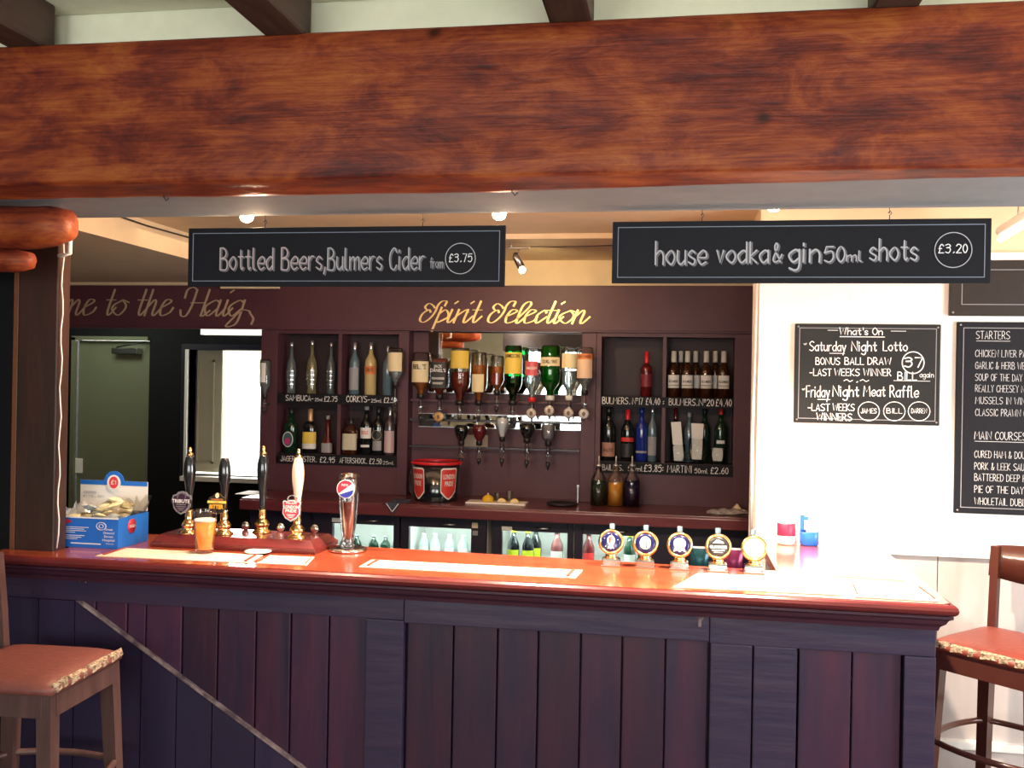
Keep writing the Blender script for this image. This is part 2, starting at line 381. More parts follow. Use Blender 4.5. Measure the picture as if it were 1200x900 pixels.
def write(mb, txt, x0, x1, z0, cap, mp, m, wd=.10, font=HAND, shear=0, calli=None, maxw=True):
    """letters between plane coordinates x0..x1, baseline z0, cap height cap; mp(x, z) gives the 3-D point"""
    st, wtot = strokes(txt, font); sx = (x1 - x0) / wtot; sz = cap / 10; wb = min(cap, sx * 11)
    for k_, p in enumerate(st):
        q = [Vector((x0 + a.x * sx + shear * a.y * sz, z0 + a.y * sz)) for a in p]
        if calli: wf = lambda t, u: cap * (calli[0] + (calli[1] - calli[0]) * abs(t.y) ** 1.5)
        else: wf = lambda t, u: wb * wd
        def mq(v, k_=k_):
            a = mp(v.x, v.y); return (a[0], a[1] - .00006 * (k_ % 9), a[2])
        ribbon(mb, q, m, wf, mq)
def flat(Y, e=0.0): return lambda x, z: (x, Y - e, z)
def px_write(mb, txt, a, b_, cap_px, Y, m, **k):
    """text on the plane at depth Y whose baseline runs between two points"""
    A, B = at(*a, Y), at(*b_, Y); zc = at(a[0], a[1] - cap_px, Y).z - A.z; Lx = B.x - A.x; s = (B.z - A.z) / Lx
    write(mb, txt, 0, Lx, 0, zc, lambda x, z: (A.x + x, Y, A.z + z + s * x * .0), m, **k)
BF = {}
def block(mb, txt, cx, cz, h, mp, m, width=None, bold=.0):
    """built-in typeface, turned into a flat mesh: cap height h, centred on cx, cz"""
    key = (txt, bold)
    if key not in BF:
        cu = bpy.data.curves.new('lettering', 'FONT'); cu.body = txt; cu.size = 1; cu.offset = bold; cu.resolution_u = 2
        o = bpy.data.objects.new('lettering_source', cu); C.objects.link(o); dg = bpy.context.evaluated_depsgraph_get(); dg.update()
        me = bpy.data.meshes.new_from_object(o.evaluated_get(dg)); BF[key] = ([v.co.copy() for v in me.vertices], [tuple(p.vertices) for p in me.polygons])
        bpy.data.objects.remove(o); bpy.data.curves.remove(cu); bpy.data.meshes.remove(me)
    vs, fs = BF[key]
    if not vs: return
    xs = [v.x for v in vs]; x0, x1 = min(xs), max(xs); s = h / .69; sx = s if width is None else width / (x1 - x0)
    mb.add([mp(cx + (v.x - (x0 + x1) / 2) * sx, cz + v.y * s - h / 2) for v in vs], fs, m)

# ------------------------------------------------------------------ SETTING
def B1(x0, y0, z0, x1, y1, z1, m, b=0): return MB().box(x0, y0, z0, x1, y1, z1, m, b)
XL, XR = -5.0, 3.3
struct('floor', B1(XL - .1, -2.6, -.05, XR + .1, 9.2, 0, M_FLOOR))
# ceiling over the drinkers' side, with joists
ceil = struct('ceiling', B1(XL, -2.6, 2.70, XR, 2.425, 2.80, M_PLASTER))
for X in (-3.02, -2.37, -1.72, -.99, -.262, .48, 1.2, 1.9):
    mbj = MB(); wv = []
    mbj.box(X - .052, -2.45, 2.572, X + .052, 2.36, 2.70, M_JOIST, .008)
    for i, v in enumerate(mbj.v): mbj.v[i] = (v[0] + .006 * math.sin(v[1] * 3 + X * 9), v[1], v[2])
    obj('joist', mbj, ceil)
# lowered plaster soffit right behind the big beam, and the higher warm ceiling over the serving side
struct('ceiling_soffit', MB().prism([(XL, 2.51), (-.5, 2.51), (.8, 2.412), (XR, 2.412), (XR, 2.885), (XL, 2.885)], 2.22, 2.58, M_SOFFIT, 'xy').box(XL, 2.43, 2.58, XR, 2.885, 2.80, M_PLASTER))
struct('ceiling_serving_side', B1(XL, 2.885, 2.43, XR, 9.2, 2.55, M_CREAM))
du = MB().box(-4.9, 2.89, 2.30, -2.44, 5.6, 2.43, M_CREAM)
struct('trim_1', du)
struct('trim_2', B1(-2.43, 4.62, 2.405, 2.4, 4.86, 2.43, M_CREAM))
# walls
struct('wall_front', MB().box(XL - .1, -2.6, 0, -2.5, -2.5, 2.7, M_CREAM).box(-.7, -2.6, 0, .1, -2.5, 2.7, M_CREAM).box(1.9, -2.6, 0, XR + .1, -2.5, 2.7, M_CREAM)
       .box(-2.5, -2.6, 0, -.7, -2.5, .9, M_CREAM).box(.1, -2.6, 0, 1.9, -2.5, .9, M_CREAM).box(-2.5, -2.6, 2.3, -.7, -2.5, 2.7, M_CREAM).box(.1, -2.6, 2.3, 1.9, -2.5, 2.7, M_CREAM))
for i, x in enumerate((-2.5, .1)):
    fr = MB()
    for a in (0, .58, 1.16, 1.74): fr.box(x + a, -2.57, .9, x + a + .06, -2.52, 2.3, M_WHITE)
    for z in (.9, 1.57, 2.24): fr.box(x, -2.575, z, x + 1.8, -2.525, z + .06, M_WHITE)
    wi = struct('window_%d' % (i + 1), fr)
    obj('pane', B1(x, -2.595, .9, x + 1.8, -2.585, 2.3, M_SKYP), wi)
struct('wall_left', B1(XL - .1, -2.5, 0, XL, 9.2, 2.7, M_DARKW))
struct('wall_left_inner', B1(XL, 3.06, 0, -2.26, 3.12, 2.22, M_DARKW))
struct('wall_right', MB().box(XR, -2.5, 0, XR + .1, .9, 2.7, M_CREAM).box(XR, 2.9, 0, XR + .1, 9.2, 2.7, M_CREAM).box(XR, .9, 0, XR + .1, 2.9, .9, M_CREAM).box(XR, .9, 2.2, XR + .1, 2.9, 2.7, M_CREAM))
wf = MB()
for y in (.9, 1.87, 2.84): wf.box(XR + .02, y, .9, XR + .07, y + .06, 2.2, M_WHITE)
for z in (.9, 1.52, 2.14): wf.box(XR + .015, .9, z, XR + .075, 2.9, z + .06, M_WHITE)
wi3 = struct('window_3', wf); obj('pane', B1(XR + .085, .9, .9, XR + .095, 2.9, 2.2, M_SKYP), wi3)  # added window, out of view, for side light on the white wall
# white wall to the right of the bar, with boarded dado
WY = 3.95
ww = struct('wall_menu', MB().box(.318, WY, 0, XR, WY + .35, 2.205, M_WHITE).box(.318, WY, 2.205, XR, WY + .35, 2.43, M_CREAM))
xb = .80
while xb < 2.6:
    obj('board', B1(xb, WY - .016, .37, xb + .20, WY, 1.068, M_DADO, .003), ww); xb += .2035
obj('rail', B1(.79, WY - .034, 1.068, 2.62, WY, 1.088, M_WHITE, .005), ww)
struct('baseboard_right', MB().box(.79, WY - .03, 0, 2.62, WY, .34, M_DADO, .004).box(.79, WY - .045, .34, 2.62, WY, .372, M_WHITE, .006))
# wall behind the back bar and over it
wb = MB().box(-2.56, 5.80, 0, XR, 5.92, 2.43, M_MAROON).box(-4.9, 5.62, 2.26, XR, 5.80, 2.43, M_CREAM)
struct('wall_back', wb)
# passage: wall with olive door and a hatch into the bright kitchen
hx0, hx1, hz0, hz1 = -3.54, -2.45, .985, 1.91
dxa, dxb = -4.48, -3.86
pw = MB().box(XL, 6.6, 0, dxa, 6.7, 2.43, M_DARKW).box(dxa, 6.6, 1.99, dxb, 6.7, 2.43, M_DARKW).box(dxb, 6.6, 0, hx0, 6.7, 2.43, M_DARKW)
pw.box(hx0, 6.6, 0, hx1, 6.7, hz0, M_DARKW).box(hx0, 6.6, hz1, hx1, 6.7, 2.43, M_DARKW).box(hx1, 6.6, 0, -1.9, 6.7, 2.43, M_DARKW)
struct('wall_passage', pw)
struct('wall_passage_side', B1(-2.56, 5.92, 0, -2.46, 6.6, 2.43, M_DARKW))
d1 = struct('door_1', B1(dxa + .03, 6.62, 0, dxb - .01, 6.66, 1.97, M_OLIVE, .004))
obj('door_frame', MB().box(dxa, 6.57, 0, dxa + .03, 6.60, 1.99, M_OLIVE).box(dxa, 6.57, 1.97, dxb, 6.60, 2.0, M_OLIVE), d1)
obj('door_closer', MB().box(-4.14, 6.55, 1.87, -3.93, 6.615, 1.915, M_STEEL, .006).tube([(-4.1, 6.56, 1.92), (-3.95, 6.5, 1.94), (-3.88, 6.57, 1.96)], .006, M_GREYD), d1)
obj('push_plate', B1(-4.46, 6.608, .97, -4.40, 6.62, 1.08, M_WHITEP, .003), d1)
# hatch frame, sill and panelled shutter standing open
w4 = struct('window_4', MB().box(hx0 - .05, 6.57, hz0 - .02, hx0, 6.72, hz1 + .04, M_NAVY).box(hx0, 6.57, hz1, hx1, 6.72, hz1 + .04, M_NAVY))
obj('sill', B1(hx0 - .02, 6.52, hz0 - .035, hx1, 6.76, hz0, M_WHITEP, .004), w4)
obj('edge_strip', B1(hx0 - .012, 6.555, hz0, hx0 + .008, 6.57, hz1, M_WHITEP), w4)
d2 = struct('door_2', B1(-3.62, 6.78, hz0 + .01, -3.37, 6.81, hz1 + .3, M_PANELD, .004))
pm = MB()
pm.box(-3.57, 6.765, 1.06, -3.555, 6.78, 1.84, M_PANELD).box(-3.445, 6.765, 1.06, -3.43, 6.78, 1.84, M_PANELD).box(-3.57, 6.765, 1.06, -3.43, 6.78, 1.075, M_PANELD).box(-3.57, 6.765, 1.825, -3.43, 6.78, 1.84, M_PANELD)
obj('panel_moulding', pm, d2)
struct('wall_kitchen', MB().box(XL, 8.9, 0, -1.2, 9.0, 2.43, M_KITCH).box(-1.9, 6.7, 0, -1.8, 8.9, 2.43, M_KITCH).box(-4.9, 6.7, 0, -4.8, 8.9, 2.43, M_KITCH))
# lit lintel strip over the passage opening
p0, p1 = at(235, 392, 6.5), at(303, 384, 6.5)
pt_ = thing('passage_light', (p0.x, 6.54, p0.z), 'short lit white strip light over the hatch in the passage', 'light')
obj('diffuser', B1(p0.x, 6.50, p0.z, p1.x + .4, 6.56, p1.z - .004, mat('lit_strip', (1, 1, .88), emit=1.1)), pt_); obj('housing', B1(p0.x, 6.505, p1.z - .0035, p1.x + .4, 6.60, p1.z + .02, M_WHITEP), pt_)

# ------------------------------------------------------------------ big beam, post, logs
def noisy_beam(x0, x1, y0, y1, z0, z1, nx, m, amp, tap=None):
    mb = MB(); k = 7; ring = []
    per = [(y0, z0 + (z1 - z0) * i / k) for i in range(k)] + [(y0 + (y1 - y0) * i / k, z1) for i in range(k)] + [(y1, z1 - (z1 - z0) * i / k) for i in range(k)] + [(y1 - (y1 - y0) * i / k, z0) for i in range(k)]
    from mathutils import noise
    e = .007
    for (yc, zc_, sy, sz_) in ((y0, z0, 1, 1), (y0, z1, 1, -1), (y1, z1, -1, -1), (y1, z0, -1, 1)):
        k0 = min(range(len(per)), key=lambda i: abs(per[i][0] - yc) + abs(per[i][1] - zc_))
        prv, nxt = per[k0 - 1], per[(k0 + 1) % len(per)]
        def toward(q): d_ = math.hypot(q[0] - yc, q[1] - zc_); return (yc + (q[0] - yc) * e / d_, zc_ + (q[1] - zc_) * e / d_)
        per[k0:k0 + 1] = [toward(prv), toward(nxt)]
    vs = []; n = len(per); cy, cz = (y0 + y1) / 2, (z0 + z1) / 2
    for i in range(nx + 1):
        x = x0 + (x1 - x0) * i / nx
        for y, z in per:
            d = noise.noise(Vector((x * 2.2, y * 5, z * 5))) * amp + noise.noise(Vector((x * 9, y * 16, z * 16))) * amp * .4
            corner = (abs(y - y0) < .01 or abs(y - y1) < .01) and (abs(z - z0) < .01 or abs(z - z1) < .01)
            q = 1
            y_ = y if y < cy else y - (tap(x) * (y - cy) / (y1 - cy) if tap else 0)
            vs.append((x, cy + (y_ - cy) * q + d * (1 if y < cy else -1), cz + (z - cz) * q + d * .5))
    fs = []
    for i in range(nx):
        for j in range(n): a, b_ = i * n + j, i * n + (j + 1) % n; fs.append((a, b_, b_ + n, a + n))
    fs += [tuple(range(n)), tuple(reversed(range(nx * n, nx * n + n)))]
    return mb.add(vs, fs, m, True)
bt = thing('ceiling_beam', (-.5, 2.4, 2.2), 'huge red-brown stained timber beam spanning the room above the bar', 'beam', kind='structure')
obj('timber', noisy_beam(-4.9, XR - .05, 2.30, 2.50, 2.205, 2.575, 220, M_BEAM, .009, lambda x: .10 * max(0, min(1, (x + .5) / 1.3))), bt)
hk = MB()
for (x, y) in ((192, 229), (600, 226)):
    p = at(x, y, 2.46); hk.tube([(p.x, 2.46, 2.215), (p.x, 2.46, 2.198), (p.x + .008, 2.46, 2.188), (p.x + .016, 2.46, 2.196)], .0018, M_GREYD, 6)
obj('hook', hk, bt)
po = thing('timber_post', (-2.165, 3.02, 0), 'dark upright timber post at the left end of the bar', 'post', kind='structure')
obj('post', B1(-2.240, 2.985, 0, -2.088, 3.052, 2.215, M_POST, .006), po)
obj('edge_batten', B1(-2.262, 2.99, 0, -2.241, 3.03, 2.10, mat('orange_batten', (.20, .07, .03), .5), .004), po)
def log(name, label, x0, x1, y, z, r, mtl):
    t = thing(name, ((x0 + x1) / 2, y, z - r), label, 'timber', kind='structure'); mb = MB(); n = 14; vs = []; nx = 24
    from mathutils import noise
    for i in range(nx + 1):
        u = i / nx; x = x0 + (x1 - x0) * u; e = 1 - .30 * max(0, (u - .94) / .06) ** 2
        for j in range(n):
            a = 2 * PI * j / n; rr = r * max(e, .15) * (1 + .16 * noise.noise(Vector((x * 7, math.cos(a) * 1.5, math.sin(a) * 1.5 + z))))
            vs.append((x, y + rr * math.cos(a), z + rr * math.sin(a)))
    fs = [(i * n + j, i * n + (j + 1) % n, (i + 1) * n + (j + 1) % n, (i + 1) * n + j) for i in range(nx) for j in range(n)] + [tuple(range(n)), tuple(range(nx * n, nx * n + n))]
    obj('log', mb.add(vs, fs, mtl, True), t); return t
log('rounded_timber', 'thick rounded red-brown timber end resting above the left post', -3.2, at(82, 260, 2.62).x, 2.62, 2.148, .064, M_BEAM)
log('rounded_timber', 'thinner rounded timber end below the thick one on the left post', -3.2, at(37, 292, 2.66).x, 2.66, 2.052, .036, M_BEAM)
cb = MB(); q = []
for i in range(22):
    z = 2.16 - i * .05; q.append((-2.076 + .004 * math.sin(i * 1.7), 2.99, z))
obj('hanging_cable', cb.tube(q, .0022, M_WHITEP, 6), cat='cable', label='thin white cable running down the right edge of the left post')
mbp = MB().tube([(-2.01, 2.93, 2.20), (-2.01, 2.93, 2.11), (-2.05, 2.93, 2.10)], .008, M_WHITEP)
obj('conduit', mbp, cat='pipe', label='short pale conduit elbow under the grey soffit beside the rounded timber')

# ------------------------------------------------------------------ the bar
bar = thing('bar_counter', (-.7, 3.1, 0), 'long dark panelled wooden bar with polished red-brown top, turning back to the white wall', 'bar counter')
BX0, BX1, BY, IY = -2.27, .775, 2.895, 3.30
z1, z0 = 1.10, 1.066
poly = [(BX0, BY), (BX1 - .02, BY), (BX1, BY + .02), (BX1, WY), (.335, WY), (.335, 3.285), (-2.085, 3.415), (-2.085, 2.98), (BX0, 2.98)]
obj('counter_top', MB().prism(poly, z0, z1, M_TOP, 'xy'), bar)
# bullnose and cove mouldings that run along the front and round the end
def run_profile(prof, path, m):
    mb = MB(); vs = []; n = len(prof)
    for k, (x, y, dx, dy) in enumerate(path):
        for o_, z in prof: vs.append((x + dx * o_, y + dy * o_, z))
    fs = [(i * n + j, i * n + (j + 1) % n, (i + 1) * n + (j + 1) % n, (i + 1) * n + j) for i in range(len(path) - 1) for j in range(n)]
    fs += [tuple(range(n)), tuple(range((len(path) - 1) * n, len(path) * n))]
    return mb.add(vs, fs, m)
path = [(BX0, BY, 0, -1), (BX1, BY, 1, -1), (BX1, WY, 1, 0)]
nose = [(0, 1.0985), (.008, 1.098), (.015, 1.092), (.018, 1.083), (.015, 1.074), (.008, 1.068), (0, 1.066)]
obj('edge_moulding', run_profile(nose, path, M_NOSE), bar)
cove = [(-.05, 1.0655), (.006, 1.0655), (.006, 1.058), (-.004, 1.052), (-.010, 1.040), (-.022, 1.030), (-.026, 1.018), (-.05, 1.018)]
obj('cove_moulding', run_profile(cove, path, mat('dark_cove_wood', (.060, .016, .030), .35, coat=.3, col2=(.035, .012, .028), scale=5, stretch=(1, 10, 10))), bar)
FY = 2.955; ZT = .937
FXL, FXR = -2.25, .752
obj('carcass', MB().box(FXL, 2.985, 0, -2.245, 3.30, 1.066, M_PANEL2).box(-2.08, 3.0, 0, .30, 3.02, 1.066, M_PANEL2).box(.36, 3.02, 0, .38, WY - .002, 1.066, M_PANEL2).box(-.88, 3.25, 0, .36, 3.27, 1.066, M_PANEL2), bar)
def X(px, y=800): return at(px, y, FY).x
# top rail in three lengths
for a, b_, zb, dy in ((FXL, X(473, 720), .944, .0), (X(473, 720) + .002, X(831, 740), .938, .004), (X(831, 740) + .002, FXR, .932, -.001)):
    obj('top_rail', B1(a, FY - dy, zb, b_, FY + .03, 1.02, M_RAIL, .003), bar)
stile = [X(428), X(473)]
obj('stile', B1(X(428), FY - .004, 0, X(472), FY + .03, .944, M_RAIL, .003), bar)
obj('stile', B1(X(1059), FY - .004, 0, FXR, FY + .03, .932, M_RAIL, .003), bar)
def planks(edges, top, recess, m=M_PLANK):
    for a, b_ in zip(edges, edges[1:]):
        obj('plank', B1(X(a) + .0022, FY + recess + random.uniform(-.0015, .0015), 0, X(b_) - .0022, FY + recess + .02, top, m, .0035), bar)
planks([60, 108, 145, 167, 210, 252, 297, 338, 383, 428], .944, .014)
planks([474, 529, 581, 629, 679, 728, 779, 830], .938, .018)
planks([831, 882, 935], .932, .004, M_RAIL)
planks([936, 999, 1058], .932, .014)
# diagonal brace board with its worn edge, boards below it
def plank_poly(pts, m, y0, y1, name='brace_board'):
    return obj(name, MB().prism(pts, y0, y1, m), bar)
D0, D1 = at(88, 700, FY), at(347, 893, FY)
sl = (D1.z - D0.z) / (D1.x - D0.x)
def dz(x): return D0.z + (x - D0.x) * sl
xs = [FXL + .0, -2.12, -1.985, X(165), X(207), X(249), X(300), X(347)]
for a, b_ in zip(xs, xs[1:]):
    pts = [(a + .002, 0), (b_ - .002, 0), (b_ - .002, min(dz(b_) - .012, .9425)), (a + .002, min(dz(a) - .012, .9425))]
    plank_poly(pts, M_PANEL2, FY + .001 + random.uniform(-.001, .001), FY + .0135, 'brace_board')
xe = X(470)
obj('diagonal_strip', MB().prism([(D0.x, .944), (D0.x + .02, .944), (xe, dz(xe)), (xe, dz(xe) - .010), (D0.x, dz(D0.x) - .010)], FY - .002, FY + .012, M_WORN), bar, label='worn pale diagonal edge strip')
# right end of the bar: planks facing the stool
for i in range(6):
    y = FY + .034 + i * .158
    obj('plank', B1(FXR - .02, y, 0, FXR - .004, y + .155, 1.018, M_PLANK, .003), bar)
# small fittings on the top rail
ho = MB(); p = at(103, 676, FY); ho.tube([(p.x - .028, FY - .02, p.z - .005), (p.x - .018, FY - .026, p.z - .012), (p.x, FY - .018, p.z - .004), (p.x + .004, FY - .004, p.z + .014)], .0035, M_CHROME, 8)
ho.tube([(p.x, FY - .012, p.z), (p.x + .006, FY - .022, p.z - .014), (p.x + .012, FY - .03, p.z - .010)], .003, M_CHROME, 8).box(p.x - .002, FY - .006, p.z + .002, p.x + .010, FY - .0005, p.z + .028, M_CHROME, .002)
obj('coat_hook', ho, bar, label='chrome coat hook')
for (a, b_, s) in ((433, 691, .8), (820, 722, 1.25)):
    p = at(a, b_, FY - .006)
    mk = MB().prism([(p.x + s * r_ * math.cos(t), p.z + s * r_ * math.sin(t)) for r_, t in zip((.010, .013, .008, .014, .009, .012, .007, .012, .011), [i * .7 for i in range(9)])], FY - .0075, FY - .0042, M_WORN)
    mk.box(p.x - .004, FY - .0072, p.z - .026 * s, p.x + .005, FY - .0042, p.z - .008, M_WORN)
    mk.lathe([(.003, -.0105), (.003, -.007)], M_STEEL, 8, (p.x, FY, p.z), 'y')
    obj('hook_plate', mk, bar, label='pale plate of a missing hook')

# bar towels lying on the top
def towel(label, pts, stripe=True, fold=True):
    n = 14; A, B_, C_, D_ = [Vector((p[0], p[1])) for p in pts]; z = 1.1005
    t = thing('bar_towel', ((A.x + C_.x) / 2, (A.y + C_.y) / 2, 1.1), label, 'towel', 'bar towels laid along the counter')
    mb = MB(); vs = []; fs = []; m_ = 4
    for i in range(n + 1):
        for j in range(m_ + 1):
            u, v = i / n, j / m_; p = (A * (1 - u) + B_ * u) * (1 - v) + (D_ * (1 - u) + C_ * u) * v
            h = .004 + .0022 * math.sin(i * 2.1 + j * 1.3 + A.x * 9) + (.001 if random.random() > .7 else 0)
            if i in (0, n) or j in (0, m_): h = .0015
            vs.append((p.x, p.y, z + h))
    for i in range(n):
        for j in range(m_): a = i * (m_ + 1) + j; fs.append((a, a + m_ + 1, a + m_ + 2, a + 1))
    k = len(vs); vs += [(p[0], p[1], z) for p in pts]
    b0 = [j for j in range(0, (n + 1) * (m_ + 1), m_ + 1)]
    mb.add(vs, fs, M_TOWEL, True); mb.prism([tuple(p) for p in pts], z - .0004, z + .0007, M_TOWEL, 'xy'); obj('cloth', mb, t)
    if stripe:
        s = MB()
        for u0, u1 in ((.03, .045), (.955, .97)):
            q = [A.lerp(B_, u0).lerp(D_.lerp(C_, u0), v) for v in (.08, .92)] + [A.lerp(B_, u1).lerp(D_.lerp(C_, u1), v) for v in (.92, .08)]
            s.prism([(p.x, p.y) for p in q], z + .0045, z + .0068, M_TOWELR, 'xy')
        obj('stripe', s, t)
towel('bar towel under the pint of beer, left end of the counter', [(-1.90, 2.935), (-1.36, 2.955), (-1.38, 3.10), (-1.90, 3.10)])
towel('bar towel in front of the ivory pump handle', [(-1.34, 2.96), (-1.17, 2.965), (-1.20, 3.11), (-1.36, 3.10)])
towel('long pale bar towel in the middle of the counter', [(-1.00, 2.985), (-.30, 2.985), (-.29, 3.115), (-1.00, 3.115)])
towel('bar towel lying in front of the right-hand lager taps', [(.00, 2.925), (.48, 2.94), (.52, 3.17), (.08, 3.17)], False)
towel('bar towel on the right corner of the counter', [(.52, 2.925), (.75, 2.92), (.745, 3.12), (.54, 3.14)])
towel('bar towel on the part of the counter running back to the wall', [(.50, 3.24), (.72, 3.22), (.73, 3.60), (.53, 3.62)], False)

# ------------------------------------------------------------------ hand pumps
pl = thing('pump_plinth', (-1.52, 3.24, 1.1), 'stepped dark red wooden plinth carrying the four hand pumps', 'plinth')
def frust(x0, y0, x1, y1, z0, z1, d, m):
    return MB().add([(x0, y0, z0), (x1, y0, z0), (x1, y1, z0), (x0, y1, z0), (x0 + d, y0 + d, z1), (x1 - d, y0 + d, z1), (x1 - d, y1 - d, z1), (x0 + d, y1 - d, z1)],
                    [(0, 3, 2, 1), (4, 5, 6, 7), (0, 1, 5, 4), (1, 2, 6, 5), (2, 3, 7, 6), (3, 0, 4, 7)], m)
obj('base_board', B1(-1.83, 3.155, 1.1005, -1.215, 3.385, 1.118, M_NOSE, .003), pl)
obj('sloped_board', frust(-1.825, 3.16, -1.22, 3.38, 1.1185, 1.143, .022, M_NOSE), pl)
def pump(px, py, label, handle, tall=1.0, knob=True):
    b_ = atz(px, py, 1.143); b_.y = min(b_.y, 3.335); b_.y = max(b_.y, 3.215)
    d = at(px, py, b_.y); x = d.x
    t = thing('hand_pump', (x, b_.y, 1.1432), label, 'beer pump', 'hand pumps on the plinth')
    obj('brass_base', MB().lathe([(.034, 0), (.034, .004), (.026, .010), (.020, .016), (.025, .026), (.027, .034), (.019, .044), (.013, .052), (.015, .062), (.012, .078), (.014, .084)], M_BRASS, 20), t, True)
    h = .135 * tall
    obj('handle', MB().lathe([(.011, .084), (.012, .098), (.0115, .12), (.012, .14), (.016, .17), (.0205, .20 * tall), (.0215, .225 * tall), (.0195, .25 * tall), (.0145, .272 * tall), (.012, .278 * tall)], handle, 18), t, True)
    if knob: obj('finial', MB().lathe([(.0125, .2785 * tall), (.012, .285 * tall), (.006, .290 * tall), (.0075, .298 * tall), (.006, .306 * tall), (.001, .310 * tall)], M_BRASS, 14), t, True)
    return t
def clipobj(t, mb, z, y=-.055, tilt=-.12):
    M = Matrix.Translation((0, y, z)) @ Matrix.Rotation(tilt, 4, 'X')
    mb.xf(M); return mb
def shield(s=1.0, e=0):
    pts = [(0, .036), (.012, .033), (.020, .024), (.031, .022), (.034, .010), (.030, -.004), (.026, -.018), (.014, -.031), (0, -.040)]
    pts = [(a * s + (e if a > 0 else 0), b_ * s + (e if b_ > 0 else -e)) for a, b_ in pts]
    return pts + [(-a, b_) for a, b_ in reversed(pts[1:-1])]
fl = lambda y: (lambda x, z: (x, y, z))
t1 = pump(221, 626, 'black-handled hand pump with silver-edged purple shield badge', M_BLKLAC)
c = MB().prism(shield(1.0, .003), 0, .006, M_SILV); obj('clip', clipobj(t1, c, .118), t1, True)
c = MB().prism(shield(.93), -.0015, -.0001, M_PURP); c.ring(0, .018, .016, .014, .0015, -.003, M_SILV)
c.box(-.038, -.004, -.003, .038, -.0016, .011, M_PURP)
obj('clip_face', clipobj(t1, c, .118), t1, True)
c = MB(); block(c, 'TRIBUTE', 0, .004, .012, fl(-.0048), M_LBLW, .068, .02); block(c, 'CORNISH PALE ALE', 0, -.008, .003, fl(-.0022), M_LBLW, .036)
for k in range(3): c.box(-.018 + k * .005, -.0025, -.016 - k * .006, .018 - k * .005, -.0018, -.0145 - k * .006, M_GREYL)
obj('lettering', clipobj(t1, c, .118), t1, True)
t2 = pump(262, 626, 'black-handled hand pump with round-shouldered black and yellow badge', M_BLKLAC, .98, False)
def barrel(s):
    p = [(0, .040), (.010, .036), (.018, .027), (.031, .022), (.034, .006), (.030, -.018), (.024, -.032), (0, -.035)]
    p = [(a * s, b_ * s) for a, b_ in p]; return p + [(-a, b_) for a, b_ in reversed(p[1:-1])]
c = MB().prism(barrel(1), 0, .006, M_BRASS); obj('clip', clipobj(t2, c, .115), t2, True)
c = MB().prism(barrel(.94), -.0015, -.0001, M_BLACKB).box(-.035, -.003, .002, .035, -.0016, .0105, M_LBLY).ell(0, .029, .007, .009, -.003, -.0016, M_LBLC)
obj('clip_face', clipobj(t2, c, .115), t2, True)
c = MB(); block(c, 'THWAITES', 0, .015, .006, fl(-.0025), M_LBLO, .046, .02); block(c, 'BEER', 0, .006, .005, fl(-.0036), M_LBLO, .02, .02); block(c, 'BITTER', 0, -.010, .014, fl(-.0025), mat('orange_lettering', (.95, .45, .03), .5), .052, .03)
obj('lettering', clipobj(t2, c, .115), t2, True)
t3 = pump(307, 624, 'black-handled hand pump with no badge, brass finial on top', M_BLKLAC, 1.02)
t4 = pump(348, 631, 'ivory-handled hand pump with silver-edged red shield badge', M_IVORY, 1.02)
def sh2(s, e=0):
    p = [(0, .034), (.010, .034), (.014, .028), (.030, .032), (.034, .026), (.031, .008), (.033, -.014), (.022, -.030), (.012, -.035), (0, -.042)]
    p = [(a * s, b_ * s) for a, b_ in p]; return p + [(-a, b_) for a, b_ in reversed(p[1:-1])]
c = MB().prism(sh2(1.0), 0, .006, M_SILV); c.ring(0, .036, .018, .014, .0025, -.0005, M_SILV, d=.006); obj('clip', clipobj(t4, c, .108), t4, True)
c = MB().prism(sh2(.93), -.0015, -.0001, M_LBLW).prism(sh2(.86), -.0025, -.0016, M_PINKR); obj('clip_face', clipobj(t4, c, .108), t4, True)
c = MB(); block(c, "FULLER'S", 0, .022, .006, fl(-.0032), M_LBLW, .038, .02); block(c, 'LONDON', 0, .009, .011, fl(-.0032), M_LBLW, .054, .03); block(c, 'PRIDE', 0, -.004, .010, fl(-.0032), M_LBLW, .040, .03)
for k in range(3): c.box(-.016 + k * .004, -.0036, -.018 - k * .005, .016 - k * .004, -.0026, -.016 - k * .005, M_LBLW)
obj('lettering', clipobj(t4, c, .108), t4, True)
for px in (289, 330, 370):
    p = at(px, 621, 3.36)
    obj('pump_tap', MB().lathe([(.006, -.012), (.006, 0)], M_GREYD, 12, (p.x, 3.365, 1.158), 'y').lathe([(.0165, -.006), (.014, -.010), (.006, -.013)], M_CHROME, 16, (p.x, 3.355, 1.158), 'y').box(p.x - .004, 3.353, 1.143, p.x + .004, 3.361, 1.158, M_GREYD), pl, label='chrome ball catch')

# ------------------------------------------------------------------ pint, pepsi font, ashtray-like mats
def at_top(px, py, z=1.1): return atz(px, py, z)
p = at_top(238, 650)
pt = thing('pint_glass', (p.x, p.y + .01, 1.1065), 'pint glass three quarters full of amber beer on the left bar towel', 'glass')
obj('glass', MB().lathe([(.030, 0), (.0305, .004), (.032, .02), (.041, .142), (.0425, .146), (.0405, .146), (.0395, .14), (.0305, .012), (.001, .010)], thin_glass('pint_glass_clear', (.98, .98, .97), .10), 28), pt, True)
obj('beer', MB().lathe([(.0300, .0125), (.0370, .106), (.001, .106)], M_BEER, 28), pt, True)
obj('froth', MB().lathe([(.0372, .1065), (.0376, .112), (.034, .114), (.001, .113)], mat('beer_froth', (.9, .82, .7), .7), 24), pt, True)
obj('drip_mat', MB().lathe([(.044, 0), (.046, .002), (.044, .004), (.001, .004)], M_WHITEP, 24, (-1.41, 3.125, 1.1072)), cat='mat', label='small round white drip mat beside the pint of beer')
p = at_top(415, 642)
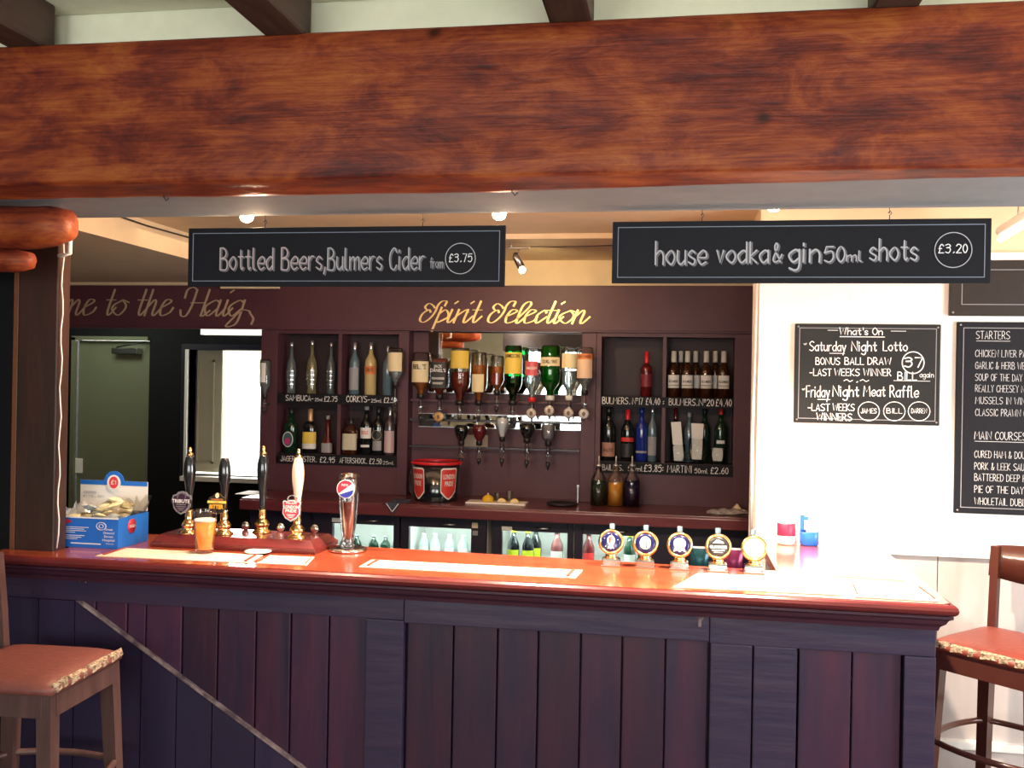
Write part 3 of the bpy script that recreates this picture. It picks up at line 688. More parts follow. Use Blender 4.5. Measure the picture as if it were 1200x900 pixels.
pf = thing('soft_drink_font', (p.x, 3.26, 1.1005), 'tall slanting clear glass-shaped drinks font with red white and blue round emblem', 'drinks font')
obj('tray', MB().lathe([(.062, 0), (.066, .003), (.066, .008), (.060, .012), (.030, .014), (.001, .014)], M_CHROME, 32), pf, True)
obj('stem', MB().lathe([(.030, .0145), (.022, .024), (.021, .05), (.026, .08), (.031, .13), (.034, .19), (.0345, .25), (.034, .272), (.031, .272), (.0315, .245), (.029, .17), (.022, .09), (.018, .06), (.018, .03), (.001, .028)], M_GLASS, 26), pf, True)
obj('drink', MB().lathe([(.0165, .032), (.0170, .06), (.0205, .09), (.0265, .15), (.0275, .172), (.001, .172)], mat('cola_red_brown', (.38, .07, .05), .1, trans=.5, coat=.5), 22), pf, True)
em = MB(); cy_ = -.0355
em.ell(0, .222, .0325, .0325, cy_, cy_ + .004, M_LBLW, 32)
def seg(f0, f1, m_, n=16):
    a = [(-.030 + .060 * i / n) for i in range(n + 1)]
    top, bot = [], []
    for x in a:
        c_ = math.sqrt(max(0, .0300 ** 2 - x * x)); top.append((x, max(-c_, min(c_, f1(x))) + .222)); bot.append((x, max(-c_, min(c_, f0(x))) + .222))
    vs = [(x, cy_ - .0008, z) for x, z in top] + [(x, cy_ - .0008, z) for x, z in bot]; em.add(vs, [(i, i + 1, n + 2 + i, n + 1 + i) for i in range(n)], m_)
seg(lambda x: .002 + x * .75, lambda x: 9, mat('emblem_red', (.70, .02, .05), .4)); seg(lambda x: -9, lambda x: -.012 + x * .35 + 0 * x, mat('emblem_blue', (.02, .03, .28), .4))
obj('emblem', em, pf, True, label='round red, white and blue emblem')
c = MB(); write(c, 'PEPSI', -.014, .008, .232, .007, lambda x, z: (x, cy_ - .0016, z), M_LBLW, wd=.16); obj('lettering', c, pf, True)

# ------------------------------------------------------------------ charity snack box
bx = thing('charity_box', (-2.02, 3.14, 1.1), 'open blue and white card charity box with header card, left end of the counter', 'box')
X0, X1, Y0, Y1 = -2.145, -1.905, 3.075, 3.27
bb = MB()
for (a, b_, c_, d_) in ((X0, Y0, X1, Y0 + .004), (X0, Y1 - .004, X1, Y1), (X0, Y0 + .004, X0 + .004, Y1 - .004), (X1 - .004, Y0 + .004, X1, Y1 - .004)): bb.box(a, b_, 1.1005, c_, d_, 1.206, M_BLUEC)
bb.box(X0 + .004, Y0 + .004, 1.1005, X1 - .004, Y1 - .004, 1.104, M_BLUEC); obj('carton', bb, bx)
tr = MB().box(X0 - .001, Y0 - .001, 1.203, X1 + .001, Y0 - .0001, 1.208, M_WHITEP)
e = .0012; fp = lambda x, z: (x, Y0 - e, z)
tr.ell(X0 + .040, 1.190, .022, .007, Y0 - .001, Y0 - .0001, M_PINKR)
for k in range(4): tr.box(X0 + .018, Y0 - .001, 1.170 - k * .0062, X0 + (.128, .110, .118, .075)[k], Y0 - .0001, 1.172 - k * .0062, M_LBLW)
for k in range(3): tr.box(X0 + .018, Y0 - .001, 1.141 - k * .0062, X0 + (.112, .10, .085)[k], Y0 - .0001, 1.143 - k * .0062, M_LBLW)
tr.box(X0 + .06, Y0 - .001, 1.113, X0 + .175, Y0 - .0001, 1.117, M_LBLW)
tr.ring(X0 + .176, 1.178, .019, .014, .002, Y0 - .002, M_LBLW).ring(X0 + .176, 1.178, .009, .007, .0015, Y0 - .002, M_LBLW)
for k, s in enumerate(('Great', 'Ormond', 'Street', 'Hospital')): block(tr, s, X0 + .205, 1.168 - k * .0125, .0078, fp, M_LBLW, (.032, .042, .036, .046)[k], .015)
block(tr, 'Charity', X0 + .21, 1.118, .005, fp, M_LBLW, .03)
px_ = lambda y, z: (X1 + .0012, y, z)
tr.lathe([(.026, .0), (.026, .001)], M_PINKR, 20, (X1 + .0003, Y0 + .085, 1.170), 'x'); block(tr, 'GOSH', Y0 + .085, 1.170, .010, lambda y, z: (X1 + .0018, y, z), M_LBLW, .034, .02)
obj('print', tr, bx)
hc = MB(); HYa = Y1 - .012; a0, a1 = at(94, 590, HYa), at(173, 560, HYa)
hc.box(a0.x, HYa, 1.21, a1.x, HYa + .004, at(94, 562, HYa).z, M_WHITEP)
hc.box(a0.x, HYa - .001, at(94, 567, HYa).z, a1.x, HYa, at(94, 562, HYa).z + .0003, M_BLUEC)
p = at(134, 564, HYa); hc.prism([(p.x + .040 * math.cos(i * PI / 12), p.z - .004 + .042 * math.sin(i * PI / 12)) for i in range(13)], HYa - .0025, HYa + .0015, M_BLUEC)
hc.ell(p.x, p.z - .006, .027, .030, HYa - .0035, HYa - .0026, M_WHITEP).ell(p.x, p.z - .004, .018, .022, HYa - .0045, HYa - .0036, mat('price_red', (.75, .05, .06), .5))
obj('header_card', hc, bx)
c = MB(); write(c, '$1', p.x - .009, p.x + .009, p.z - .010, .014, lambda x, z: (x, HYa - .0052, z), M_LBLW, wd=.2)
q = at(97, 582, HYa); write(c, '$1 MILLION', q.x + .004, q.x + .085, q.z, .008, lambda x, z: (x, HYa - .0012, z), M_LBLB, wd=.12)
for k in range(2): c.box(q.x + .004, HYa - .001, q.z + .014 + .006 * k, q.x + .055, HYa - .0002, q.z + .0155 + .006 * k, M_GREYL)
obj('lettering', c, bx)
# clear liner flaring out of the box, and the packets
ln = MB(); prof = []; n = 36; vs = []; ctr = Vector(((X0 + X1) / 2, (Y0 + Y1) / 2))
for k, (sx, z) in enumerate(((.93, 1.19), (1.0, 1.213), (1.12, 1.245))):
    for i in range(n):
        a = 2 * PI * i / n; cc, ss = math.cos(a), math.sin(a); q_ = 1 / max(abs(cc), abs(ss)); hx, hy = (X1 - X0) / 2 - .005, (Y1 - Y0) / 2 - .005
        wv = 1 + .04 * math.sin(i * 5.1) * k; lim = 1 if k < 2 else 1
        zx = z + (.018 * math.sin(i * 2.3) + (.02 if cc > .6 else -.015) if k == 2 else 0)
        xx = ctr.x + cc * q_ * hx * sx * wv; yy = ctr.y + ss * q_ * hy * min(sx, 1.04) * wv
        if xx < -2.07: yy = max(yy, 3.062)
        vs.append((xx, yy, zx))
ln.add(vs, [(k * n + i, k * n + (i + 1) % n, (k + 1) * n + (i + 1) % n, (k + 1) * n + i) for k in range(2) for i in range(n)], M_CELLO, True); obj('clear_liner', ln, bx, fix=False)
pk_m = [mat('packet_cream', (.85, .78, .52), .35), mat('packet_olive', (.40, .38, .22), .35), mat('packet_pale_blue', (.35, .45, .52), .35)]
def packet(mtl):
    mb = MB(); n = 6; vs = []
    for s in (1, -1):
        for i in range(n + 1):
            for j in range(n + 1):
                u, v = i / n - .5, j / n - .5; f = (1 - (2 * u) ** 2) * (1 - (2 * v) ** 2)
                vs.append((u * .052 * (1 + .06 * math.sin(j * 3)), v * .040, s * (.011 * f ** .6 + .002 * math.sin(i * 2.3 + j * 1.9) * f)))
    fs = []
    for s in range(2):
        o = s * (n + 1) ** 2
        for i in range(n):
            for j in range(n): a = o + i * (n + 1) + j; fs.append((a, a + n + 1, a + n + 2, a + 1))
    mb.add(vs, fs, mtl, True)
    mb.box(-.0285, -.019, -.0006, -.025, .019, .0006, M_WHITEP).box(.025, -.019, -.0006, .0285, .019, .0006, M_WHITEP); return mb
protos = {}
spots_ = [(-.082, -.062, 1.150, 0), (-.02, -.062, 1.150, 1), (.036, -.064, 1.146, 2), (.088, -.056, 1.156, 0), (-.08, .0, 1.150, 2), (-.015, .0, 1.150, 0), (.05, .005, 1.150, 1), (-.07, .055, 1.150, 1), (0, .055, 1.150, 2), (.07, .055, 1.150, 0),
          (-.088, -.060, 1.200, 0), (-.035, -.062, 1.203, 1), (.025, -.06, 1.205, 0), (.083, -.055, 1.203, 2), (-.085, .0, 1.200, 1), (-.03, .0, 1.205, 2), (.03, .0, 1.210, 0), (.085, .005, 1.205, 1), (-.06, .05, 1.200, 0), (.0, .05, 1.205, 1), (.065, .05, 1.212, 0),
          (.02, -.035, 1.236, 0), (.07, -.03, 1.243, 0), (.05, .02, 1.256, 0), (.095, .015, 1.240, 1), (-.04, -.03, 1.232, 2), (.01, .022, 1.243, 1)]
for i, (dx, dy, z, k) in enumerate(spots_):
    lab = ('small crinkled cream snack packet heaped in the blue charity box', 'small crinkled olive snack packet heaped in the blue charity box', 'small crinkled pale blue snack packet heaped in the blue charity box')[k]
    if k not in protos:
        o = obj('snack_packet', packet(pk_m[k]), cat='packet', label=lab, group='snack packets in the charity box'); protos[k] = o
    else: o = protos[k].copy(); C.objects.link(o)
    o.location = (ctr.x + dx * .84, ctr.y + dy * .8, z - .002); o.rotation_euler = (random.uniform(-.5, .5), random.uniform(-.3, .3), random.uniform(0, 3))

# ------------------------------------------------------------------ keg taps
FACES = [('blue round badge with red and gold letter emblem', M_BLUEB), ('dark blue round badge with pale disc emblem', M_BLUEB), ('dark blue round badge with large white disc and ribbon', M_BLUEB),
         ('black round badge with white lettering', M_BLACKB), ('round badge coloured cream-white for its glare', M_LBLC)]  # last face: glare on the badge put into its cream colour
for i, (px, py) in enumerate(((716, 659), (756, 661), (796, 663), (841, 665), (883, 668))):
    p = at_top(px, py); x, y = p.x, 3.235; x = at(px, py, y).x
    t = thing('keg_tap', (x, y, 1.1005), 'chrome and gold lager tap with ' + FACES[i][0], 'beer tap', 'keg taps along the counter')
    obj('base', MB().box(-.030, -.022, 0, .030, .022, .026, M_CHROME, .007).box(-.033, -.025, 0, .033, .025, .005, M_CHROME, .002), t, True)
    obj('neck', MB().lathe([(.024, .0265), (.018, .032), (.019, .036), (.016, .041), (.020, .046)], M_BRASS, 20), t, True)
    r, zc = .042, .080
    rot = Matrix.Translation((0, -.012, zc)) @ Matrix.Rotation(-.25, 4, 'X')
    obj('badge_rim', MB().lathe([(.030, .016), (r, .012), (r + .001, .0), (r - .003, -.008), (r - .008, -.009), (r - .008, .005)], M_BRASS, 32, axis='y').xf(rot), t, True)
    f = MB().lathe([(.001, -.010), (r - .015, -.0095), (r - .0085, -.006), (r - .0085, 0)], FACES[i][1], 28, axis='y').xf(rot); obj('badge', f, t, True)
    g = MB(); k = lambda x, z: (x, -.0112, z)
    if i == 0:
        g.ell(0, .004, .013, .016, -.0108, -.0102, M_LBLC); block(g, 'F', .0, .005, .018, k, M_LBLR, .013, .04); g.prism([(-.006, -.012), (.006, -.012), (.011, -.024), (.004, -.020), (0, -.025), (-.004, -.020), (-.011, -.024)], -.0108, -.0102, M_LBLW)
        for a in range(5): g.ell(.024 * math.cos(a * 1.2 + .3), .024 * math.sin(a * 1.2 + .3), .0012, .0012, -.0104, -.0095, M_LBLW, 8)
    elif i == 1: g.ell(0, .001, .018, .021, -.0108, -.0102, M_LBLC); block(g, 'U', -.002, .006, .013, k, M_BLUEB, .012, .03); block(g, 'J', .003, -.006, .013, k, M_BLUEB, .008, .03)
    elif i == 2: g.ell(0, .004, .020, .018, -.0108, -.0102, M_LBLW); g.prism([(-.014, -.008), (.014, -.008), (.020, -.024), (.008, -.018), (0, -.024), (-.008, -.018), (-.020, -.024)], -.0108, -.0102, M_LBLW)
    elif i == 3:
        block(g, 'GUINNESS', 0, -.002, .009, k, M_LBLW, .054, .02); g.prism([(-.018, .010), (-.004, .022), (.004, .020), (.016, .014), (.018, .010)], -.0108, -.0102, M_LBLW); g.box(-.020, -.0108, -.014, .020, -.0102, -.0115, M_LBLW).box(-.014, -.0108, -.020, .014, -.0102, -.0185, M_LBLW)
    else:
        g.add(*(lambda n: ([(.024 * math.cos(PI + PI * j / n), -.0106, .004 + (.020 - w_) * math.sin(PI + PI * j / n)) for w_ in (0, .003) for j in range(n + 1)], [(j, j + 1, n + 2 + j, n + 1 + j) for j in range(n)]))(14), M_GREYL)
    obj('emblem', g.xf(rot), t, True)
    hp = MB().tube([(0, .02, .03), (0, .03, .09), (0, .028, .135)], [.006, .008, .0095], mat('teal_grey_lever', (.06, .10, .13), .3, coat=.5), 10)
    obj('lever', hp, t, True)

# condiments by the wall
p = at(921, 634, 3.86)
t = thing('sauce_jar', (p.x, 3.86, 1.1005), 'clear jar of red sauce packets with white top beside the white wall', 'jar')
obj('jar', MB().lathe([(.030, 0), (.034, .006), (.034, .035), (.030, .05), (.032, .09), (.033, .12), (.030, .125)], M_WHITEP, 22), t, True)
obj('red_band', MB().lathe([(.0346, .034), (.0350, .036), (.0346, .080), (.0330, .082)], mat('sauce_red', (.60, .02, .06), .4), 22), t, True)
obj('lid', MB().lathe([(.0335, .1255), (.034, .128), (.033, .142), (.022, .146), (.018, .160), (.001, .162)], M_WHITEP, 22), t, True)
p = at(948, 636, 3.86)
t = thing('cutlery_caddy', (p.x, 3.86, 1.1005), 'blue plastic caddy with upright handle, right of the red sauce jar', 'caddy')
obj('tub', MB().lathe([(.030, 0), (.034, .004), (.036, .052), (.034, .054), (.032, .006), (.001, .006)], M_BLUEP, 24, sq=.5), t, True)
obj('handle', MB().box(-.034, -.004, .0545, -.018, .004, .115, M_BLUEP, .003).box(-.024, -.003, .095, -.004, .003, .11, M_BLUEP, .002), t, True)
obj('white_insert', MB().box(-.010, -.022, .012, .028, .018, .095, M_WHITEP, .006), t, True)

# ------------------------------------------------------------------ back bar joinery
Y5 = 5.6
fx0, fx1 = -4.9, .43
fa = thing('sign_fascia', (-1.8, Y5, 2.0), 'long maroon board above the back bar with gold script reading Spirit Selection', 'fascia')
obj('board', B1(fx0, Y5 - .02, 2.018, fx1, Y5 + .02, 2.278, M_MAROON, .003), fa)
obj('lower_lip', B1(fx0, Y5 - .026, 2.008, fx1, Y5 + .02, 2.0175, M_MAROON), fa)
yl = Y5 - .0215
c = MB(); a, b_ = at(491, 377, yl), at(692, 377, yl)
write(c, 'Spirit Selection', a.x + .0, b_.x - .02, a.z - .003, .125, flat(yl), M_GOLD, font=SCRIPT, shear=.42, calli=(.03, .115)); obj('lettering', c, fa, label='bright gold script reading Spirit Selection')
c = MB(); b_ = at(298, 371, yl); write(c, 'Welcome to the HaiG', b_.x - 1.66, b_.x - .00, at(100, 370, yl).z + .005, .16, flat(yl), M_CREAMP, font=SCRIPT, shear=.36, calli=(.035, .095)); obj('lettering', c, fa, label='dull gold welcome script')
fs_ = at(284, 343, Y5 - .05); obj('pale_strip', B1(at(258, 343, 5.55).x, 5.55, 2.255, at(326, 343, 5.55).x, 5.575, 2.285, M_CREAM), fa)

def shelving(label, xl, xr, xop, xoq, xm, zt, zs, zb, zbot):
    t = thing('back_bar_shelves', ((xl + xr) / 2, Y5, 1.0), label, 'shelves')
    obj('side_panel', B1(xl, Y5, 1.0205, xop, Y5 + .17, 2.007, M_MAROON, .002), t)
    obj('side_panel', B1(xoq, Y5, 1.0205, xr, Y5 + .17, 2.007, M_MAROON, .002), t)
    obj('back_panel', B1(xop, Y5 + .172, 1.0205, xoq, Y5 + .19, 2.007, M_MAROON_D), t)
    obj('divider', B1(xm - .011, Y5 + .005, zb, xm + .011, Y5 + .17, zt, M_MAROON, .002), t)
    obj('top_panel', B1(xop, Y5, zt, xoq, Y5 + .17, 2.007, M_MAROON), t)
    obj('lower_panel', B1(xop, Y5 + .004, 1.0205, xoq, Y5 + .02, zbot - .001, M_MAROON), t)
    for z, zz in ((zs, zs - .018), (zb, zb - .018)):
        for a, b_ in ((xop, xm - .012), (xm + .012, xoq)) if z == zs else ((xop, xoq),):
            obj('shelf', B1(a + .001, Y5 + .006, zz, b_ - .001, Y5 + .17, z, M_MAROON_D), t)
    return t
gx = lambda px, y=470: at(px, y, Y5).x
lu = shelving('left back bar shelves of spirits with price strips, beside the passage', gx(305), gx(478), gx(324), gx(466), gx(397), 1.985, 1.613, 1.250, 1.187)
ru = shelving('right back bar shelves of cider and liqueurs with price strips', gx(698), .418, gx(704), gx(860), gx(778), 1.985, 1.640, 1.262, 1.198)
obj('corner_post', B1(.42, Y5 - .05, 1.0205, .45, Y5 + .1, 2.005, M_MAROON_D), ru)
def strip(unit, a, b_, y0, y1, texts):
    A, B = at(*a, Y5 - .003), at(*b_, Y5 - .003); H = at(a[0], a[1] - (y1 - y0), Y5).z - A.z
    s = obj('price_strip', B1(A.x, Y5 - .004, A.z, B.x, Y5 + .0055, A.z + H, M_BLACK), unit)
    c = MB()
    for txt, p0, p1, cap in texts:
        P0, P1 = at(p0, a[1], Y5 - .005), at(p1, a[1], Y5 - .005)
        write(c, txt, P0.x, P1.x, A.z + H * .26, H * cap, flat(Y5 - .0052), M_CHALK, wd=.105)
    obj('lettering', c, s)
strip(lu, (326, 472), (465, 472), 461, 472.5, [('SAMBUCA-', 335, 367, .55), ('25ml', 369, 378, .3), ('$2.75', 380, 395, .5), ('CORKYS-', 406, 433, .6), ('25ml', 435, 447, .33), ('$2.50', 450, 464, .5)])
strip(lu, (326, 543), (465, 543), 531, 543, [('JAGERMEISTER.', 329, 371, .5), ('$2.95', 375, 392, .5), ('AFTERSHOCK.', 398, 430, .5), ('$2.50', 433, 447, .5), ('25ml', 449, 461, .3)])
strip(ru, (704, 476), (859, 476), 464, 476, [('BULMERS.', 706, 738, .62), ('N@17', 741, 753, .62), ('$4.40', 757, 773, .62), (':', 777, 778, .5), ('BULMERS.', 784, 817, .62), ('N@20', 819, 836, .62), ('$4.40', 839, 857, .66)])
strip(ru, (704, 554), (859, 554), 541, 554, [('BAILEYS.', 706, 730, .5), ('50ml', 736, 753, .42), ('$3.85:', 755, 777, .6), ('MARTINI', 782, 810, .62), ('50ml', 814, 829, .4), ('$2.60', 833, 853, .55)])

# centre section with mirrors
cxl, cxr = gx(478) + .001, gx(698) - .001
ct = thing('optics_panel', ((cxl + cxr) / 2, Y5 + .1, 1.0), 'maroon panel between the two shelf units carrying the optics', 'panel')
obj('board', MB().box(cxl, Y5 + .10, 1.0205, cxr, Y5 + .125, 2.007, M_MAROON).box(cxl, Y5 + .094, 1.31, cxr, Y5 + .0995, 1.318, M_MAROON_D), ct)
obj('right_upright', B1(gx(681), Y5 + .0, 1.0205, cxr, Y5 + .0935, 2.007, M_MAROON, .002), ct)
obj('rail', MB().box(cxl, Y5 + .05, 1.585, gx(680), Y5 + .0935, 1.60, M_MAROON, .002), ct)
for z in (1.475, 1.315):
    obj('optic_rail', B1(cxl + .002, Y5 + .03, z - .006, gx(680), Y5 + .045, z + .006, M_GREYD, .002), ct)
    obj('rail_bracket', MB().box(cxl + .05, Y5 + .0455, z - .006, cxl + .07, Y5 + .083, z + .006, M_GREYD).box(gx(660), Y5 + .0455, z - .006, gx(660) + .02, Y5 + .083, z + .006, M_GREYD), ct)
YM = Y5 + .088
def mirror(lab, x0, x1, z0, z1):
    t = thing('back_bar_mirror', ((x0 + x1) / 2, YM, z0), lab, 'mirror'); obj('glass', B1(x0, YM, z0, x1, YM + .0055, z1, M_MIRROR), t)
    obj('edge_trim', MB().box(x0 - .004, YM - .002, z1, x1 + .004, YM + .0055, z1 + .004, M_STEEL).box(x0 - .004, YM - .002, z0 - .004, x1 + .004, YM + .0055, z0, M_STEEL), t)
mirror('large mirror behind the upper row of optics', gx(497), gx(679), at(590, 461, 5.68).z, at(590, 389, 5.68).z)
mirror('narrow strip mirror below the upper row of optics', gx(487), gx(679), at(590, 502, 5.68).z, at(590, 487, 5.68).z)
pn = at(415 + 60, 520, 5.6)
p = at(558, 518, 5.69); obj('price_card', B1(p.x - .075, 5.692, p.z - .038, p.x + .07, 5.698, p.z + .042, mat('tan_card', (.42, .36, .30), .7)), cat='card', label='small tan price card pinned behind the lower optics')

# back counter
bc = thing('back_counter', (-1.0, 5.4, 1.0), 'dark red wooden back counter running under the shelves', 'counter')
bxl, bxr = at(283, 587, 5.2).x, .45
obj('worktop', B1(bxl, 5.19, .985, bxr, Y5 + .185, 1.02, M_SHELFB, .004), bc)
obj('front_lip', MB().box(bxl, 5.17, .955, bxr, 5.189, 1.012, M_SHELFB, .006), bc)
obj('under_rail', MB().box(bxl, 5.22, .945, bxr, 5.26, .984, M_NAVY), bc)

# ------------------------------------------------------------------ fridges
def fridge(label, dl, dr, x0, x1, gx0, gx1, stuff):
    t = thing('bottle_fridge', ((x0 + x1) / 2, 5.5, .02), label, 'fridge', 'bottle fridges under the back counter')
    z0_, z1_ = .06, .942
    obj('cabinet', MB().box(x0, 5.30, z0_, x0 + .02, 5.78, z1_, M_WHITEP).box(x1 - .02, 5.30, z0_, x1, 5.78, z1_, M_WHITEP).box(x0 + .02, 5.30, z1_ - .02, x1 - .02, 5.78, z1_, M_WHITEP).box(x0 + .02, 5.30, z0_, x1 - .02, 5.78, z0_ + .02, M_WHITEP).box(x0 + .02, 5.76, z0_ + .02, x1 - .02, 5.78, z1_ - .02, M_WHITEP)
        .box(x0 + .05, 5.35, 0, x0 + .09, 5.39, z0_, M_BLACKB).box(x1 - .09, 5.35, 0, x1 - .05, 5.39, z0_, M_BLACKB).box(x0 + .05, 5.7, 0, x0 + .09, 5.74, z0_, M_BLACKB).box(x1 - .09, 5.7, 0, x1 - .05, 5.74, z0_, M_BLACKB), t)
    obj('lamp_tube', MB().lathe([(.009, gx0 + .01), (.009, gx1 - .01)], M_LED, 10, (0, 5.335, .905), 'x'), t)
    for z in (.685, .40): obj('wire_shelf', MB().box(x0 + .021, 5.34, z - .006, x1 - .021, 5.74, z, M_WHITEP), t)
    d = obj('door', MB().box(x0 + .002, 5.255, z0_, gx0, 5.298, z1_, M_NAVY, .003).box(gx1, 5.255, z0_, x1 - .002, 5.298, z1_, M_NAVY, .003).box(gx0, 5.255, .888, gx1, 5.298, z1_, M_NAVY, .003).box(gx0, 5.255, z0_, gx1, 5.298, .12, M_NAVY, .003), t)
    obj('pane', B1(gx0, 5.272, .12, gx1, 5.278, .888, M_GLASSD), d)
    xm = (gx0 + gx1) / 2 + .05
    obj('handle', MB().tube([(xm - .04, 5.2545, .912), (xm - .02, 5.240, .910), (xm + .02, 5.240, .910), (xm + .04, 5.2545, .912)], .005, M_STEEL, 8), d)
    return t
def fx(px, y=620): return at(px, y, 5.255).x
FR = [('bottle fridge furthest left under the back counter, behind the tall drinks font', 366, 468, 389, 461), ('brightly lit bottle fridge second from the left, half empty', 469, 570, 479, 552),
      ('bottle fridge with dark bottles with yellow-green labels, below the lemons', 576, 672, 588, 665), ('bottle fridge furthest right, behind the lager taps', 673, 760, 683, 748)]
fr = [fridge(l, 0, 0, fx(a), fx(b_), fx(c_), fx(d_), None) for l, a, b_, c_, d_ in FR]
obj('sticker', MB().box(fx(588), 5.2515, .89, fx(600), 5.2545, .912, M_LBLW), fr[2]); obj('sticker', MB().box(fx(389), 5.2515, .895, fx(400), 5.2545, .918, M_LBLW), fr[0])
obj('sticker', MB().box(fx(554), 5.2515, .855, fx(560), 5.2545, .88, M_GREYL).box(fx(553), 5.2515, .895, fx(560), 5.2545, .925, M_LBLC), fr[1])
st = thing('blank_panel', (fx(820), 5.3, 0), 'dark blank cupboard front right of the bottle fridges', 'cupboard')
obj('front', B1(fx(762), 5.27, 0, .40, 5.30, .942, M_NAVY, .003), st)
obj('side', B1(fx(762), 5.302, 0, fx(762) + .02, 5.7, .942, M_NAVY), st)
st2 = thing('blank_panel', (fx(320), 5.3, 0), 'dark blank cupboard front left of the bottle fridges', 'cupboard')
obj('front', B1(bxl + .02, 5.27, 0, fx(365), 5.30, .942, M_NAVY, .003), st2); obj('side', B1(bxl + .02, 5.302, 0, bxl + .04, 5.7, .942, M_NAVY), st2)

# ------------------------------------------------------------------ bottles
STD = [(.88, 0), (1, .012), (1, .60), (.92, .66), (.55, .74), (.36, .79), (.34, .93)]
SHO = [(.88, 0), (1, .012), (1, .56), (.95, .63), (.6, .70), (.38, .74), (.34, .93)]
SLIM = [(.8, 0), (.9, .02), (.75, .15), (1, .42), (.85, .60), (.45, .70), (.33, .76), (.33, .93)]
def wrap(mb, r, z0_, z1_, m_, half=1.15, n=10, sq=0, d=.0006):
    vs = []
    for i in range(n + 1):
        a = -PI / 2 - half + 2 * half * i / n
        k = 1 + sq * (1 / max(abs(math.cos(a)), abs(math.sin(a))) - 1)
        for z in (z0_, z1_): vs.append(((r + d) * math.cos(a) * k, (r + d) * math.sin(a) * k, z))
    mb.add(vs, [(2 * i, 2 * i + 2, 2 * i + 3, 2 * i + 1) for i in range(n)], m_, True)
def curved(r, d=.0014, sq=0):
    def f(x, z):
        a = -PI / 2 + x / r; k = 1 + sq * (1 / max(abs(math.cos(a)), abs(math.sin(a))) - 1)
        return ((r + d) * math.cos(a) * k, (r + d) * math.sin(a) * k, z)
    return f
def bottle(name, label, group, px, ytop, hw, Y, zb, glass, cap=M_BLACKB, capf=.9, prof=STD, lab=None, text=None, sq=0, cat='bottle', extra=None, ybase=None):
    """upright bottle standing at depth Y on a surface of height zb"""
    p = at(px, ytop, Y); h = p.z - zb; s = (at(px + 10, ytop, Y).x - p.x) / 10; r = hw * s * .97
    t = thing(name, (p.x, Y, zb + .0004), label, cat, group)
    pr = [(a * r, b_ * h) for a, b_ in prof if b_ < capf] + [(prof[-1][0] * r, capf * h)]
    obj('glass_body', MB().lathe(pr, glass, 18, sq=sq), t, True)
    nr = prof[-1][0] * r
    obj('cap', MB().lathe([(nr * 1.12, capf * h + .0002), (nr * 1.15, capf * h + .003), (nr * 1.1, h - .002), (nr * .8, h)], cap, 14), t, True)
    if lab:
        c_ = MB()
        for l in lab: wrap(c_, r, l[0] * h, l[1] * h, l[2], l[3] if len(l) > 3 else 1.15, sq=sq, d=.0006 + .0006 * (len(c_.f) > 0))
        obj('label_band', c_, t, True)
    if text:
        c_ = MB()
        for tx, zc, hh, wd, m_ in text: block(c_, tx, 0, zc * h, hh * h, curved(r, .0022, sq), m_, wd * r, .02)
        obj('lettering', c_, t, True)
    if extra: extra(t, r, h)
    return t
YB = 5.68; G1 = 'spirits on the left shelves'; G2 = 'bottles on the right shelves'
zsL, zbL, zsR, zbR = 1.613, 1.250, 1.640, 1.262
def crystal(col):
    def f(t, r, h):
        mb = MB()
        for k in range(5): wrap(mb, r * (.83 + .12 * math.sin(k)), (.18 + k * .085) * h, (.185 + k * .085 + .012) * h, col, .9, d=.001 + r * .1)
        obj('facet_band', mb, t, True)
    return f
glz = mat('clear_sambuca_bottle', (.16, .20, .22), .08, coat=1, trans=.4)
glz2 = mat('amber_sambuca_bottle', (.26, .24, .13), .08, coat=1, trans=.4)
bottle('spirit_bottle', 'slim clear faceted bottle furthest left on the upper left shelf', G1, 342, 401, 6, YB, zsL, glz, M_SILV, .92, SLIM, extra=crystal(M_SILV))
bottle('spirit_bottle', 'slim pale gold faceted bottle, second on the upper left shelf', G1, 366, 399, 6.5, YB, zsL, glz2, M_SILV, .92, SLIM, extra=crystal(M_SILV))
bottle('spirit_bottle', 'slim clear faceted bottle just left of the shelf divider, upper left shelf', G1, 388.5, 401, 5.5, YB, zsL, glz, M_SILV, .92, SLIM, extra=crystal(M_SILV))
gb = mat('blue_grey_bottle', (.10, .16, .20), .1, coat=1)
bottle('spirit_bottle', 'clear bottle with grey-blue label just right of the divider, upper left shelf', G1, 416, 401, 6, YB, zsL, gb, M_SILV, .86, STD, [(.10, .52, M_GREYL)])
bottle('spirit_bottle', 'yellow-orange filled liqueur bottle in the upper left shelves', G1, 435, 401, 7, YB, zsL, mat('yellow_liqueur', (.60, .48, .22), .15, coat=1), M_SILV, .86, STD, [(.40, .55, M_LBLO)], [('CORKYS', .48, .06, 1.3, M_BLACKB)])
bottle('spirit_bottle', 'blue-grey bottle at the right end of the upper left shelf, behind the clear optic', G1, 455, 405, 6, YB, zsL, gb, M_SILV, .86, STD)
bottle('spirit_bottle', 'squat black-green bottle with oval medallion label, lower left shelf', G1, 341.5, 478, 8, YB, zbL, M_DKGR, M_BLACKB, .88, SHO, None, None, .35,
       extra=lambda t, r, h: obj('medallion', MB().ell(0, .30 * h, r * .78, r * 1.1, -r * 1.12, -r * 1.05, M_LBLW).ell(0, .30 * h, r * .66, r * .98, -r * 1.16, -r * 1.121, mat('badge_slate', (.05, .12, .14), .4)).ell(0, .26 * h, r * .4, r * .5, -r * 1.2, -r * 1.161, mat('badge_magenta', (.45, .04, .16), .4)), t, True))
bottle('spirit_bottle', 'square-shouldered bottle with yellow label and wooden stopper, lower left shelf', G1, 364, 479, 8, YB, zbL, M_DKG, M_CORK, .72, SHO, [(.12, .48, M_LBLY, 1.3), (.10, .22, M_LBLW, 1.3)], None, .4)
